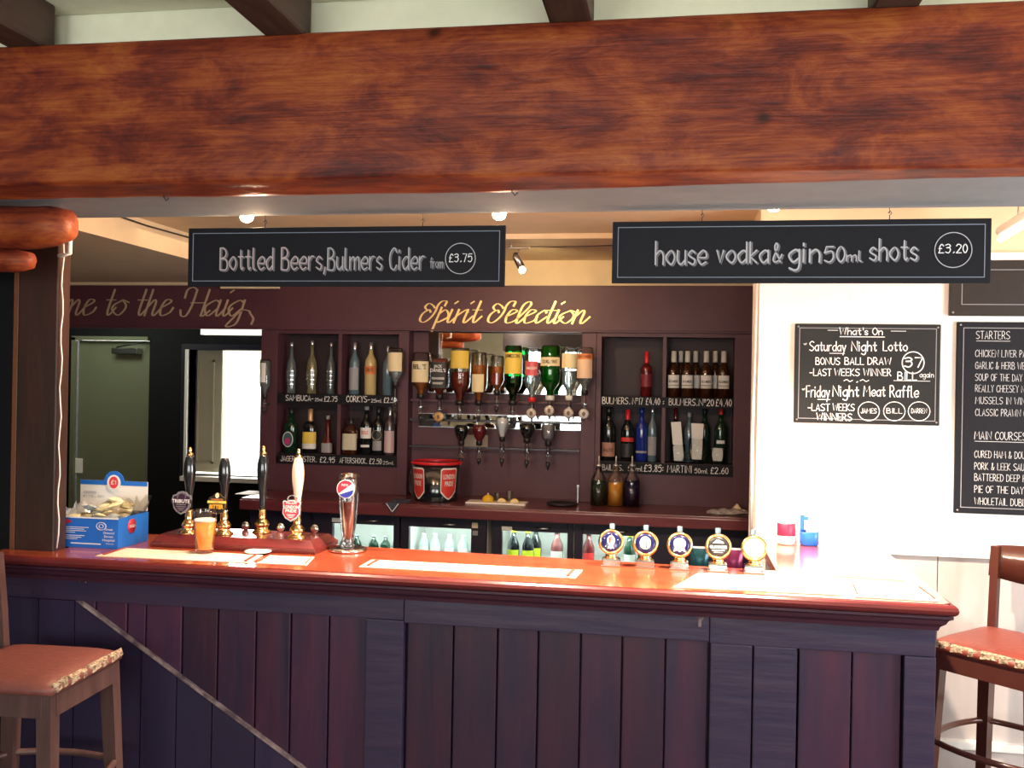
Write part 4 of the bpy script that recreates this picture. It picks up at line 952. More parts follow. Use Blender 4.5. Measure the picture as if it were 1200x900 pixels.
bottle('spirit_bottle', 'red bottle with grey square label, lower left shelf', G1, 384.5, 487, 7, YB, zbL, M_REDG, M_GREYL, .9, [(.9, 0), (1, .02), (1, .25), (.5, .4), (.4, .6), (.3, .93)], [(.03, .28, M_GREYL)], None, .3)
bottle('spirit_bottle', 'squat square bottle with wide black cap and pale label, lower left shelf', G1, 411.5, 490, 8.5, 5.642, zbL, M_BROWNG, M_BLACKB, .84, [(.9, 0), (1, .03), (1, .62), (.9, .70), (.4, .78), (.4, .9)], [(.14, .58, mat('pale_gold_label', (.55, .52, .38), .5))], None, .8)
bottle('spirit_bottle', 'black bottle with white banner label and silver neck, lower left shelf', G1, 430, 476, 7, YB, zbL, M_DKG, M_GREYL, .92, STD, [(.34, .56, M_LBLW), (.16, .21, M_LBLW, .8)], [('BOLS', .46, .07, 1.1, M_LBLR)])
bottle('spirit_bottle', 'black bottle with dark ringed label, second from the right on the lower left shelf', G1, 444, 477, 7, YB, zbL, M_DKG, M_BLACKB, .88, STD, [(.10, .50, M_LBLB), (.10, .30, M_GREYL, .8)],
       extra=lambda t, r, h: obj('label_ring', MB().ring(0, .42 * h, r * .8, r * .8, .0012, -r * 1.08, M_LBLC), t, True))
bottle('spirit_bottle', 'bottle with tall pink-white label at the right end of the lower left shelf', G1, 457.5, 476, 6.5, YB, zbL, mat('smoky_glass', (.07, .05, .06), .1, coat=1), M_SILV, .80, STD, [(.06, .50, mat('pinkish_label', (.60, .45, .47), .6))])
# right shelves
bottle('liqueur_bottle', 'lone dark red bottle with red cap on the upper right shelf', G2, 758, 412, 7, YB, zsR, M_REDG, M_REDP, .74, STD, [(.22, .50, mat('dark_red_label', (.20, .02, .03), .5))])
wh = mat('white_foil', (.60, .60, .54), .5)
for k, (px, Yd, nm) in enumerate(((790, 5.66, 'furthest left, front row'), (806, 5.66, 'second from the left, front row'), (828, 5.66, 'third from the left, front row'), (848.5, 5.66, 'furthest right, front row'),
                          (798, 5.735, 'back row, left of three'), (815.5, 5.735, 'back row, middle of three'), (838.5, 5.735, 'back row, right of three'))):
    bottle('cider_bottle', 'brown cider bottle with white foil neck, ' + nm, 'cider bottles on the upper right shelf', px, 411.5, 7.8 if Yd < 5.7 else 7.2, Yd, zsR, M_BROWNG, wh, .76, [(.9, 0), (1, .012), (1, .52), (.9, .60), (.55, .70), (.42, .76), (.38, .95)],
           [(.20, .26, wh, 1.0), (.27, .48, M_LBLW, .95)] if Yd < 5.7 else [(.20, .48, M_LBLW, .8)], [('BULMERS', .345, .05, 1.5, M_BLACKB)] if Yd < 5.7 else None)
bottle('liqueur_bottle', 'dark bottle with round brown label furthest left on the lower right shelf', G2, 714, 477, 9, YB, zbR, M_DKG, M_BLACKB, .9, STD, [(.08, .34, mat('tan_label', (.40, .20, .14), .5), 1.0)], [('BAILEYS', .20, .06, 1.3, M_BLACKB)])
bottle('liqueur_bottle', 'dark bottle with bright red cap and red label band, lower right shelf', G2, 736, 480, 8, YB, zbR, M_DKG, M_REDP, .80, STD, [(.38, .46, M_LBLR), (.08, .34, M_LBLB)])
bottle('liqueur_bottle', 'bright blue bottle on the lower right shelf', G2, 752.5, 478, 7.2, YB, zbR, M_BLUEG, M_BLUEG, .92, STD, [(.16, .20, M_GREYL)])
bottle('liqueur_bottle', 'narrow clear bottle with pale label just left of the divider, lower right shelf', G2, 765, 477, 5.5, YB, zbR, gb, M_SILV, .9, STD, [(.12, .46, M_GREYL)])
bottle('liqueur_bottle', 'dark bottle with red neck behind the leaning receipt slip', G2, 792, 478, 6, 5.73, zbR, M_DKG, M_REDG, .78, STD)
bottle('liqueur_bottle', 'dark clear-shouldered bottle between the two paper-filled glasses', G2, 808, 483, 6.5, 5.73, zbR, gb, M_GREYL, .9, STD)
bottle('liqueur_bottle', 'dark green bottle behind the glass with the folded paper', G2, 826, 478, 7, 5.73, zbR, M_DKGR, M_BLACKB, .9, STD)
bottle('liqueur_bottle', 'green vermouth bottle with red cap at the right end of the lower right shelf', G2, 845, 478, 7.5, 5.70, zbR, M_DKGR, M_REDP, .88, STD, [(.36, .42, M_LBLW, .7)])
# glasses holding papers
def tumbler(label, px, ytop, hw, Y, zb, extra=None, name='glass_tumbler', dimple=False):
    p = at(px, ytop, Y); h = p.z - zb; s = (at(px + 10, ytop, Y).x - p.x) / 10; r = hw * s
    t = thing(name, (p.x, Y, zb + .0005), label, 'glass', 'glasses on the lower right shelf')
    pr = [(.85 * r, 0), (.92 * r, .02 * h), (r, .5 * h), (r, h), (.93 * r, h), (.93 * r, .5 * h), (.80 * r, .12 * h), (.001, .10 * h)]
    obj('bowl', MB().lathe(pr, thin_glass('shelf_glass_clear', (.97, .98, .98), .12), 20), t, True)
    if extra: extra(t, r, h)
    return t
t = tumbler('handled glass mug stuffed with a tall white receipt slip, lower right shelf', 795, 521, 8.5, 5.645, zbR)
obj('handle', MB().tube([(.042, 0, .055), (.060, 0, .05), (.062, 0, .025), (.042, 0, .015)], .005, M_GLASS, 8), t, True)
p = at(793, 510, 5.645); hh_ = at(793, 494, 5.645).z - zbR - .012
obj('receipt_slip', MB().prism([(-.030, .0), (.026, .0), (.004, hh_), (-.052, hh_ - .004)], -.002, .002, M_PAPER).xf(Matrix.Translation((p.x + .018, 5.645, zbR + .012 + .0))), cat='paper', label='tall white receipt slip leaning out of the glass mug on the shelf')
t = tumbler('round glass filled with folded papers, lower right shelf', 817, 514, 10, 5.645, zbR)
p = at(817.5, 496, 5.645)
pp = MB().prism([(-.026, .020), (.026, .020), (.034, p.z - zbR - .006), (-.036, p.z - zbR - .004)], -.006, -.002, M_PAPER).prism([(-.030, .02), (.024, .02), (.030, .085), (-.038, .075)], .002, .010, mat('cream_paper', (.55, .47, .35), .8))
obj('folded_papers', pp.xf(Matrix.Translation((p.x, 5.645, zbR + .004))), cat='paper', label='folded cream and white papers standing in the round glass')
t = tumbler('small glass with a short white card, right end of the lower right shelf', 841, 524, 8, 5.635, zbR)
p = at(841, 522, 5.635); obj('white_card', MB().prism([(-.026, .015), (.026, .015), (.036, .088), (-.036, .090)], -.002, .002, M_PAPER).xf(Matrix.Translation((p.x, 5.635, zbR + .004))), cat='paper', label='short white card standing in the small glass on the shelf')

# ------------------------------------------------------------------ optics
def optic(label, px, yt, yn, yo, hw, glass, liq, lf, lab=None, text=None, badge=None, Y=5.56, sq=0, neckm=None, row='upper', prof='std', extra=None, yb=None):
    """upside-down bottle over a spirit measure: top of bottle yt, neck end yn, measure end yo, all seen at depth Y"""
    P = at(px, yt, Y); N = at(px, yn, Y); O = at(px, yo, Y); s = (at(px + 10, yt, Y).x - P.x) / 10; r = hw * s; H = P.z - N.z
    t = thing('optic_bottle', (P.x, Y, O.z), label, 'optic bottle', 'upside-down bottles on the %s optics' % row)
    z = lambda u: N.z - O.z + H * (1 - u)     # u = 0 at the (upturned) bottle base, 1 at the neck end
    if prof == 'std': sh = [(.86, 0), (1, .03), (1, .62), (.9, .70), (.5, .80), (.36, .86), (.34, 1)]
    elif prof == 'sq': sh = [(.9, 0), (1, .03), (1, .66), (.9, .72), (.4, .80), (.36, 1)]
    else: sh = [(.7, 0), (1, .12), (1, .35), (.75, .6), (.42, .8), (.36, 1)]
    g = [(a * r, z(u)) for a, u in reversed(sh)]
    obj('glass_body', MB().lathe(g, glass, 18, sq=sq), t, True)
    if liq:
        q = [(a * r * .93, z(min(u, .985))) for a, u in sh if u > lf]
        a0 = 1.0
        for (a, u), (b_, v) in zip(sh, sh[1:]):
            if u <= lf <= v: a0 = a + (b_ - a) * (lf - u) / max(1e-6, v - u)
        q = list(reversed(q)) + [(a0 * r * .93, z(lf)), (.001, z(lf))]
        obj('liquid', MB().lathe(q, liq, 18, sq=sq), t, True)
    if lab:
        c_ = MB()
        for l in lab: wrap(c_, r, z(l[1]), z(l[0]), l[2], l[3] if len(l) > 3 else 1.15, sq=sq, d=.0008 + .0008 * (len(c_.f) > 0))
        obj('label_band', c_, t, True)
    if text:
        c_ = MB()
        for tx, u, hh, wd, m_ in text: block(c_, tx, 0, z(u), hh * H, curved(r, .0026, sq), m_, wd * r, .02)
        obj('lettering', c_, t, True)
    hz = N.z - O.z; nr = .34 * r
    obj('neck_stopper', MB().lathe([(nr * 1.25, hz + .022), (nr * 1.35, hz + .02), (nr * 1.35, hz - .004), (nr * 1.0, hz - .006)], neckm or M_BLACKB, 14), t, True)
    obj('measure_chamber', MB().lathe([(.008, hz * .30), (.013, hz * .36), (.0135, hz * .82), (.009, hz * .9), (.009, hz - .0065)], M_GLASS, 14), t, True)
    obj('measure_valve', MB().lathe([(.004, 0), (.006, .004), (.007, hz * .12), (.012, hz * .16), (.0125, hz * .30), (.005, hz * .31)], M_GREYD if not badge else M_STEEL, 12), t, True)
    if badge: obj('badge', MB().lathe([(.028, 0), (.031, -.002), (.031, -.006), (.028, -.008)], M_STEEL, 24, (0, -.018, z(0) * 0 + hz * badge[0]), 'y').lathe([(.027, -.0095), (.027, -.0082)], badge[1], 24, (0, -.018, hz * badge[0]), 'y').ell(0, hz * badge[0], .010, .013, -.0295, -.028, badge[2]), t, True)
    ya = .005; yw = (yb if yb is not None else 5.63) - Y
    obj('bracket', MB().box(-.006, ya + .006, hz * .55, .006, yw - .0005, hz * .55 + .010, M_GREYD), t, True)
    return t
gld = mat('gold_badge', (.70, .42, .14), .4); slb = mat('silver_badge', (.68, .62, .58), .4); dkk = mat('badge_ink', (.18, .10, .07), .5)
GL = M_GLASS
optic('clear upturned bottle over glass measure on the left side panel by the passage', 311, 421, 466, 484, 6, GL, M_CLEARL, .05, [(.1, .6, M_LBLW, .5)], Y=5.53, yb=5.6)
optic('upturned clear vodka bottle with cream label in front of the left shelves', 464, 408, 452, 497, 9, GL, M_CLEARL, .62, [(.12, .62, M_LBLC)], Y=5.53, yb=5.6)
optic('upturned whisky bottle with large cream label, leftmost over the mirror', 494, 413, 466, 496, 10.5, GL, M_AMBER, .55, [(.20, .66, M_LBLC)], [("BELL'S", .32, .10, 1.5, M_BROWNG)])
optic('square-sided upturned whiskey bottle with black and white label', 516, 420, 467, 500, 10, GL, M_REDAMB, .02, [(.10, .74, M_LBLB, .95)], [('JACK', .20, .07, .9, M_LBLW), ("DANIEL'S", .30, .08, 1.5, M_LBLW), ('TENNESSEE', .50, .05, 1.3, M_LBLW), ('WHISKEY', .62, .05, 1.1, M_LBLW)], (.35, gld, dkk), sq=.75, prof='sq')
optic('upturned dark rum bottle with yellow label near its base', 540, 408, 474, 494, 11.5, GL, M_REDAMB, .42, [(.05, .36, M_LBLY)])
optic('upturned amber bottle with oval gold label, fourth over the mirror', 562, 413, 474, 494, 9.5, GL, M_AMBER, .24, [(.42, .76, M_LBLC, .8)])
optic('slim upturned amber bottle between the oval-labelled and the yellow-labelled green bottle', 583, 417, 462, 484, 8, GL, M_AMBER, .28, [(.45, .75, M_REDAMB, .8)], Y=5.60)
optic('upturned dark green whiskey bottle with big yellow label', 602, 405, 474, 497, 10.5, M_GLASSG, M_DKGR, .52, [(.12, .48, M_LBLY, 1.3)], [('JAMESON', .18, .06, 1.7, M_BLACKB)])
optic('upturned clear vodka bottle with round red emblem', 624.5, 408, 470, 494, 10, GL, M_CLEARL, .5, [(.25, .52, mat('translucent_red_emblem', (.60, .10, .12), .4), .8)], [('SMIRNOFF', .38, .05, 1.3, M_LBLW)], (.40, slb, dkk), neckm=M_REDP)
optic('upturned bright green gin bottle with pale label band', 645.5, 405, 468, 492, 11.5, M_GLASSG, M_GREENL, .03, [(.22, .38, M_LBLC, 1.3)], [("GORDON'S", .30, .06, 1.6, M_BROWNG)], (.45, slb, dkk), neckm=M_WHITEP)
optic('upturned clear rum bottle with cream label, right of the green gin bottle', 668, 407, 468, 494, 9.5, GL, M_CLEARL, .45, [(.12, .40, M_LBLC)], None, (.38, slb, dkk), neckm=M_WHITEP)
optic('upturned clear bottle with orange-topped cream label on the right upright', 686, 407, 462, 494, 9.5, GL, M_CLEARL, .6, [(.14, .66, mat('peach_label', (.80, .55, .38), .5)), (.14, .26, M_LBLO)], [('BACARDI', .20, .05, 1.5, M_BLACKB)], (.28, M_LBLW, dkk), Y=5.49, yb=5.6)
obj_l = 'lower'
optic('short upturned black bottle, leftmost of the lower optics', 541, 498, 521, 545, 8, M_DKG, None, 0, row='lower', prof='bulb', Y=5.55)
optic('short upturned red liqueur bottle, second of the lower optics', 562, 498, 521, 545, 8, mat('dark_red_liqueur', (.10, .010, .015), .1, coat=1), None, 0, row='lower', prof='bulb', Y=5.55)
optic('upturned bulb-shaped bottle of milky liqueur, middle of the lower optics', 589, 487, 516, 547, 8, GL, M_MILK, .12, row='lower', prof='bulb', Y=5.55)
optic('upturned round dark bottle, fourth of the lower optics', 618, 496, 518, 549, 9, M_DKG, None, 0, row='lower', prof='bulb', Y=5.55)
optic('upturned straight grey bottle, rightmost of the lower optics', 643, 495, 522, 551, 8, GL, mat('grey_spirit', (.30, .30, .34), .1, trans=.3), .1, row='lower', prof='sq', Y=5.57)

# ------------------------------------------------------------------ things on the back counter
ZC = 1.0205
p = at(511, 585, 5.44); s = (at(521, 585, 5.44).x - p.x) / 10
t = thing('ice_bucket', (p.x, 5.44, ZC), 'round black ice bucket with red rim and red shield badges, on the back counter', 'bucket')
r0, r1, hb = 25 * s, 28 * s, at(511, 541, 5.44).z - ZC
obj('body', MB().lathe([(r0, 0), (r0 + .001, .005), (r1, hb), (r1 - .006, hb), (r0 - .006, .01), (.001, .01)], M_BLKLAC, 32), t, True)
obj('rim', MB().lathe([(r1 + .001, hb - .012), (r1 + .007, hb - .008), (r1 + .007, hb + .004), (r1 - .006, hb + .006), (r1 - .006, hb + .0005), (r1 + .001, hb + .0003)], M_REDP, 32), t, True)
rr = r0 + (r1 - r0) * .5
for j, (a0, a1) in enumerate(((-1.0, -.28), (.42, 1.2))):
    mb = MB(); n = 10; vs = []
    for k, sc in enumerate((1.0, .90)):
        b0 = len(mb.v); vs = []
        for i in range(n + 1):
            u = i / n * 2 - 1; am = (a0 + a1) / 2 + u * (a1 - a0) / 2 * sc; wv = .5 + .5 * (1 - abs(u)) if True else 1
            zt_, zb_ = hb * (.88 if abs(u) < .85 else .84), hb * (.06 + .20 * abs(u) ** 1.5)
            cz_ = (zt_ + zb_) / 2; zt_ = cz_ + (zt_ - cz_) * sc; zb_ = cz_ + (zb_ - cz_) * sc
            for z in (zb_, zt_):
                R2 = r0 + (r1 - r0) * z / hb + .0012 + .0008 * k; vs.append((R2 * math.sin(am), -R2 * math.cos(am), z))
        mb.add(vs, [(2 * i, 2 * i + 2, 2 * i + 3, 2 * i + 1) for i in range(n)], M_LBLW if k == 0 else mat('bucket_badge_red', (.62, .05, .04), .4), True)
    am = (a0 + a1) / 2
    def cm(x, z): a = am + x / rr; R2 = r0 + (r1 - r0) * z / hb + .0032; return (R2 * math.sin(a), -R2 * math.cos(a), z)
    block(mb, 'LONDON', 0, hb * .66, hb * .12, cm, M_LBLW, .075, .02); block(mb, 'PRIDE', 0, hb * .48, hb * .12, cm, M_LBLW, .055, .02)
    obj('shield_badge', mb, t, True)
obj('side_handle', MB().tube([(-r1 - .001, 0, hb * .85), (-r1 - .022, .01, hb * .6), (-r1 - .016, .01, hb * .2), (-r0 - .002, 0, .01)], .006, M_BLACKB, 8), t, True)
p = at(466, 592, 5.26)
fd = MB(); vs = [(-.055, .06, .0), (.055, .06, .0), (.02, -.085, .0), (-.02, -.085, .0), (-.05, .058, .012), (.05, .058, .010), (.016, -.086, .007), (-.016, -.086, .008)]
cl = thing('beer_mat', (p.x, 5.275, ZC), 'dark blue triangular cloth with pale chevron hanging off the back counter edge', 'cloth')
fd.add(vs, [(0, 3, 2, 1), (4, 5, 6, 7), (0, 1, 5, 4), (1, 2, 6, 5), (2, 3, 7, 6), (3, 0, 4, 7)], M_CLOTHD)
fd.add([(-.045, -.108, .010), (.045, -.108, .010), (.0, -.112, -.055), (-.045, -.114, .010), (.045, -.114, .010), (0, -.118, -.055)], [(0, 1, 2), (3, 5, 4), (0, 3, 4, 1), (1, 4, 5, 2), (2, 5, 3, 0)], M_CLOTHD)
obj('fold', fd, cl, True)
cv = MB()
for sgn in (1, -1): ribbon(cv, [Vector((sgn * .034, .004)), Vector((0, -.040))], M_LBLW, lambda t_, u: .004, lambda v: (v.x, -.1195, v.y))
obj('chevron', cv, cl, True)
# chopping board with lemons
a, b_ = at(546, 588, 5.34), at(616, 591, 5.34)
cbx = thing('chopping_board', ((a.x + b_.x) / 2, 5.38, ZC), 'thin white chopping board with cut lemons on the back counter', 'board')
obj('slab', B1(a.x, 5.32, ZC, b_.x, 5.45, ZC + .010, M_WHITEP, .003), cbx)
zl = ZC + .0105
p = at(572, 580, 5.38); t = thing('lemon', (p.x, 5.38, zl), 'half lemon lying cut side down on the white board', 'lemon', 'lemons on the chopping board')
obj('rind', MB().lathe([(.034, 0), (.034, .008), (.030, .022), (.020, .032), (.008, .037), (.001, .042)], M_YEL, 18), t, True); obj('nib', MB().lathe([(.006, .038), (.005, .046), (.001, .048)], M_LBLC, 10), t, True)
for k, px in enumerate((588, 603)):
    p = at(px, 584, 5.37); mb = MB(); n = 8; prof = [(.026 * math.cos(PI * i / n), .022 * math.sin(PI * i / n)) for i in range(n + 1)]
    mb.prism(prof, -.009, .009, M_YEL); mb.prism([(q * .82, w_ * .82 + .001) for q, w_ in prof], -.0098, .0098, M_LBLC)
    o = obj('lemon_wedge', mb, cat='lemon', label=('lemon wedge next to the half lemon on the board', 'lemon wedge at the right end of the board')[k], group='lemons on the chopping board'); o.location = (p.x, 5.375, zl + .0002)
for k, px in enumerate((583, 597)):
    p = at(px, 578, 5.42); o = obj('shot_glass', MB().lathe([(.013, 0), (.014, .002), (.018, .045 + .012 * k), (.0165, .045 + .012 * k), (.012, .008), (.001, .007)], M_GLASS, 16), cat='glass', label=('low shot glass behind the lemon wedge', 'taller shot glass between the lemon wedges')[k]); o.location = (p.x, 5.425, zl)
p = at(658, 591, 5.4); t = thing('drinks_tray', (p.x, 5.42, ZC), 'flat black round tray on the back counter, right of the lemons', 'tray')
obj('tray', MB().lathe([(.075, 0), (.085, .003), (.090, .014), (.087, .014), (.080, .006), (.001, .005)], M_BLACKB, 28), t, True)
obj('knife', MB().box(-.004, -.002, 0, .004, .002, .085, M_STEEL, .001).box(-.007, -.004, .085, .007, .004, .10, M_STEEL, .002).xf(Matrix.Translation((.086, .03, .0145))), t, True)
# three mixer carafes
def carafe(label, px, fill, fm):
    Y = 5.48; p = at(px, 598, Y); ztop = at(px, 547, Y).z; h = ztop - ZC; r = .046
    t = thing('juice_carafe', (p.x, Y, ZC), label, 'carafe', 'mixer carafes on the back counter')
    obj('glass_body', MB().lathe([(r, 0), (r, h * .62), (r * .92, h * .70), (r * .45, h * .88), (r * .40, h)], M_GLASS, 20), t, True)
    obj('contents', MB().lathe([(r * .93, .004), (r * .93, h * fill), (.001, h * fill)], fm, 20), t, True)
    obj('pourer', MB().lathe([(r * .42, h + .0005), (r * .38, h + .012), (.006, h + .02), (.004, h + .06), (.003, h + .062)], M_SILV, 12), t, True)
carafe('tall mixer carafe of dark green drink, leftmost of three', 701, .66, mat('green_cordial', (.03, .05, .03), .1, coat=1))
carafe('tall mixer carafe of orange juice, middle of three', 721, .60, M_ORANGE)
carafe('tall mixer carafe of dark blackcurrant drink, rightmost of three', 740, .66, mat('blackcurrant', (.02, .012, .05), .1, coat=1))
# crumpled cloth on the right end of the back counter
p = at(852, 604, 5.36)
cm_ = MB(); n = 18; vs = []; m2 = 8
for i in range(n + 1):
    for j in range(m2 + 1):
        u, v = i / n - .5, j / m2 - .5; rr_ = (1 - (2 * u) ** 4) * (1 - (2 * v) ** 2)
        vs.append((u * .22, v * .12 + .01 * math.sin(i * .9), .004 + rr_ * (.016 + .012 * math.sin(i * 1.3 + j * 1.1)) + (.02 * max(0, u) if True else 0)))
k0 = len(vs); vs += [(x, y, 0) for x, y, z in vs]
fs = [(i * (m2 + 1) + j, (i + 1) * (m2 + 1) + j, (i + 1) * (m2 + 1) + j + 1, i * (m2 + 1) + j + 1) for i in range(n) for j in range(m2)]
fs += [tuple(k0 + q for q in reversed(f)) for f in fs]
o = obj('crumpled_cloth', cm_.add(vs, fs, M_CLOTH, True), cat='cloth', label='crumpled grey-brown bar cloth at the right end of the back counter'); o.location = (p.x, 5.33, ZC)
p = at(864, 593, 5.5); o = obj('folded_card', MB().prism([(-.03, 0), (.03, 0), (.002, .034), (-.002, .034)], -.02, .02, M_LBLC), cat='card', label='small cream tent card at the right end of the back counter'); o.location = (p.x, 5.52, ZC)
p = at(293, 582, 5.42); o = obj('paper_sheet', MB().box(-.10, -.09, 0, .02, .09, .003, M_PAPER), cat='paper', label='white sheet of paper on the left end of the back counter'); o.location = (at(300, 582, 5.4).x, 5.42, ZC)

# things between the bottles in fridges
def fbottle(label, px, Y, g, body, capm, lab, hw=.034, zt=.872):
    x = at(px, 630, Y).x; h = zt - .6852
    t = thing('fridge_bottle', (x, Y, .6852), label, 'bottle', g)
    obj('glass_body', MB().lathe([(hw * .9, 0), (hw, .006), (hw, h * .5), (hw * .9, h * .62), (hw * .42, h * .8), (hw * .38, h * .93)], body, 16), t, True)
    obj('cap', MB().lathe([(hw * .44, h * .93 + .0003), (hw * .46, h * .96), (hw * .44, h)], capm, 12), t, True)
    c_ = MB(); wrap(c_, hw, h * .10, h * .42, lab); obj('label_band', c_, t, True)
G3 = 'bottles in the lit fridges'; YG = mat('yellow_green_label', (.55, .60, .03), .5)
for k, (px, Y) in enumerate(((602, 5.40), (619, 5.40), (628, 5.49))): fbottle('dark bottle with yellow-green label in the fridge below the lemons, %s' % ('leftmost', 'middle', 'rightmost')[k], px, Y, G3, M_DKG, YG, YG)
fbottle('reddish bottle with white oval label, right side of the fridge below the lemons', 653, 5.42, G3, mat('pinkish_bottle', (.18, .05, .05), .2, coat=1), M_BLACKB, M_LBLW, .036)
fbottle('red bottle at the left side of the rightmost fridge', 690, 5.42, G3, M_REDG, M_BLACKB, M_LBLR)
fbottle('green bottle in the rightmost fridge, behind the second lager tap', 738, 5.42, G3, M_DKGR, YG, M_LBLW)
for k, px in enumerate((404, 418, 438, 452)): fbottle('short dark bottle in the leftmost fridge, %s' % ('first from the left', 'second from the left', 'third from the left', 'fourth from the left')[k], px, 5.42, G3, M_DKGR, M_GREYL, M_GREYL, .030, .800)
for k, px in enumerate((497, 510, 527, 543)): fbottle('pale frosted bottle in the brightly lit fridge, %s' % ('first from the left', 'second from the left', 'third from the left', 'fourth from the left')[k], px, 5.5, G3, mat('frosted_pale', (.45, .60, .56), .4), M_WHITEP, M_LBLW, .030, .815)

# foil crisp packets hanging behind the taps
for k, (px, c_, lab) in enumerate(((820, (.008, .04, .05), 'teal'), (860, (.10, .012, .045), 'purple-pink'))):
    x = at(px, 650, 3.38).x
    t = thing('foil_bag', (x, 3.40, 1.02), '%s foil snack bag %s' % (lab, ('between the third and fourth lager taps', 'between the fourth and fifth lager taps')[k]), 'snack bag')
    mb = MB(); n = 6; vs = []
    for s_ in (1, -1):
        for i in range(n + 1):
            for j in range(n + 1):
                u, v = i / n - .5, j / n - .5; f = (1 - (2 * u) ** 2) * (1 - (2 * v) ** 2); vs.append((u * .062, s_ * (.016 * f ** .5 + .003 * math.sin(i * 3 + j * 2) * f), v * .12 + .063))
    fs = []
    for s_ in range(2):
        for i in range(n):
            for j in range(n): a = s_ * 49 + i * 7 + j; fs.append((a, a + 7, a + 8, a + 1))
    mb.add(vs, fs, mat('foil_' + lab.replace('-', '_'), c_, .25, metal=.6), True); obj('bag', mb, t, True)
    obj('seal_strip', MB().box(-.031, -.001, .1235, .031, .001, .130, M_SILV), t, True)
sh_ = thing('undercounter_shelf', (.05, 3.42, 0), 'dark shelf unit behind the counter under the taps', 'shelf')
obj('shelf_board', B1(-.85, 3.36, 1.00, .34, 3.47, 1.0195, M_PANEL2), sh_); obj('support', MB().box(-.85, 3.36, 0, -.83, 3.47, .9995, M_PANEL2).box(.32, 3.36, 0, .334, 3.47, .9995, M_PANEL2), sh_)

# ------------------------------------------------------------------ hanging chalkboards
def hung_board(label, p0, p1, hooks):
    Y = 2.855; A, B = at(*p0, Y), at(*p1, Y)
    t = thing('hanging_chalkboard', ((A.x + B.x) / 2, Y, B.z), label, 'chalkboard', 'long chalkboards hanging over the bar')
    obj('board', B1(A.x, Y, B.z, B.x, Y + .012, A.z, M_BLACK, .002), t)
    b_ = .016; w_ = .0022; l = MB(); x0, x1, z0_, z1_ = A.x + b_, B.x - b_, B.z + b_, A.z - b_
    l.box(x0, Y - .001, z0_, x1, Y - .0002, z0_ + w_, M_CHALKL).box(x0, Y - .001, z1_ - w_, x1, Y - .0002, z1_, M_CHALKL).box(x0, Y - .001, z0_ + w_, x0 + w_, Y - .0002, z1_ - w_, M_CHALKL).box(x1 - w_, Y - .001, z0_ + w_, x1, Y - .0002, z1_ - w_, M_CHALKL)
    obj('border_line', l, t)
    for hx in hooks:
        x = at(hx, 250, Y).x; zt_ = 2.218
        obj('hook', MB().tube([(x, Y + .006, A.z - .001), (x, Y + .006, A.z + .012), (x + .006, Y + .006, A.z + .017), (x + .002, Y + .006, A.z + .024), (x - .004, Y + .006, A.z + .018)], .0013, M_GREYD, 6).tube([(x, Y + .006, A.z + .017), (x, Y + .006, zt_)], .001, M_GREYD, 6), t)
    return t, Y
t, Y = hung_board('long black chalkboard reading Bottled Beers and Cider from 3.75', (221, 267.5), (591, 336), (310, 495))
c = MB(); e = Y - .0012
def twice(txt, a, b_, cap, m1, m2, wd=.085):
    A, B = at(*a, Y), at(*b_, Y); H = at(a[0], a[1] - cap, Y).z - A.z
    write(c, txt, A.x + .004, B.x + .004, A.z - .003, H, flat(e + .0004), m2, wd=wd * 1.6)
    write(c, txt, A.x, B.x, A.z, H, flat(e - .0004), m1, wd=wd)
g1 = mat('light_grey_chalk', (.50, .50, .52), .8); g2 = mat('dim_grey_chalk', (.16, .16, .18), .8); g3 = mat('warm_grey_chalk', (.56, .46, .46), .8)
twice('Bottled Beers,', (258, 316), (381, 316), 25, g3, g2); twice('Bulmers Cider', (384, 316), (497, 316), 25, g1, g2)
twice('from', (504, 314), (519, 314), 12, g1, g2, .10)
p = at(539.5, 303, Y); c.ring(p.x, p.z, .0475, .0475, .0022, Y - .0016, g1); 
write(c, '$3.75', p.x - .034, p.x + .036, p.z - .010, .024, flat(e), M_CHALK, wd=.11); obj('lettering', c, t)
t, Y = hung_board('long black chalkboard reading house vodka and gin 50ml shots 3.20, on the right', (718, 260), (1161, 332), (823, 1043))
c = MB(); e = Y - .0012
twice('house', (768, 310), (827, 310), 27, g1, g2); twice('vodka', (840, 308), (900, 308), 24, g1, g2); twice('&', (906, 307), (916, 307), 22, g1, g2); twice('gin', (925, 307), (960, 307), 24, g1, g2)
twice('50', (966, 307), (989, 307), 18, g1, g2); twice('ml', (992, 306), (1009, 306), 12, g1, g2, .1); twice('shots', (1019, 305), (1074, 305), 25, g1, g2)
p = at(1117, 293, Y); c.ring(p.x, p.z, .050, .050, .0022, Y - .0016, g1); write(c, '$3.20', p.x - .038, p.x + .036, p.z - .008, .024, flat(e), M_CHALK, wd=.11); obj('lettering', c, t)

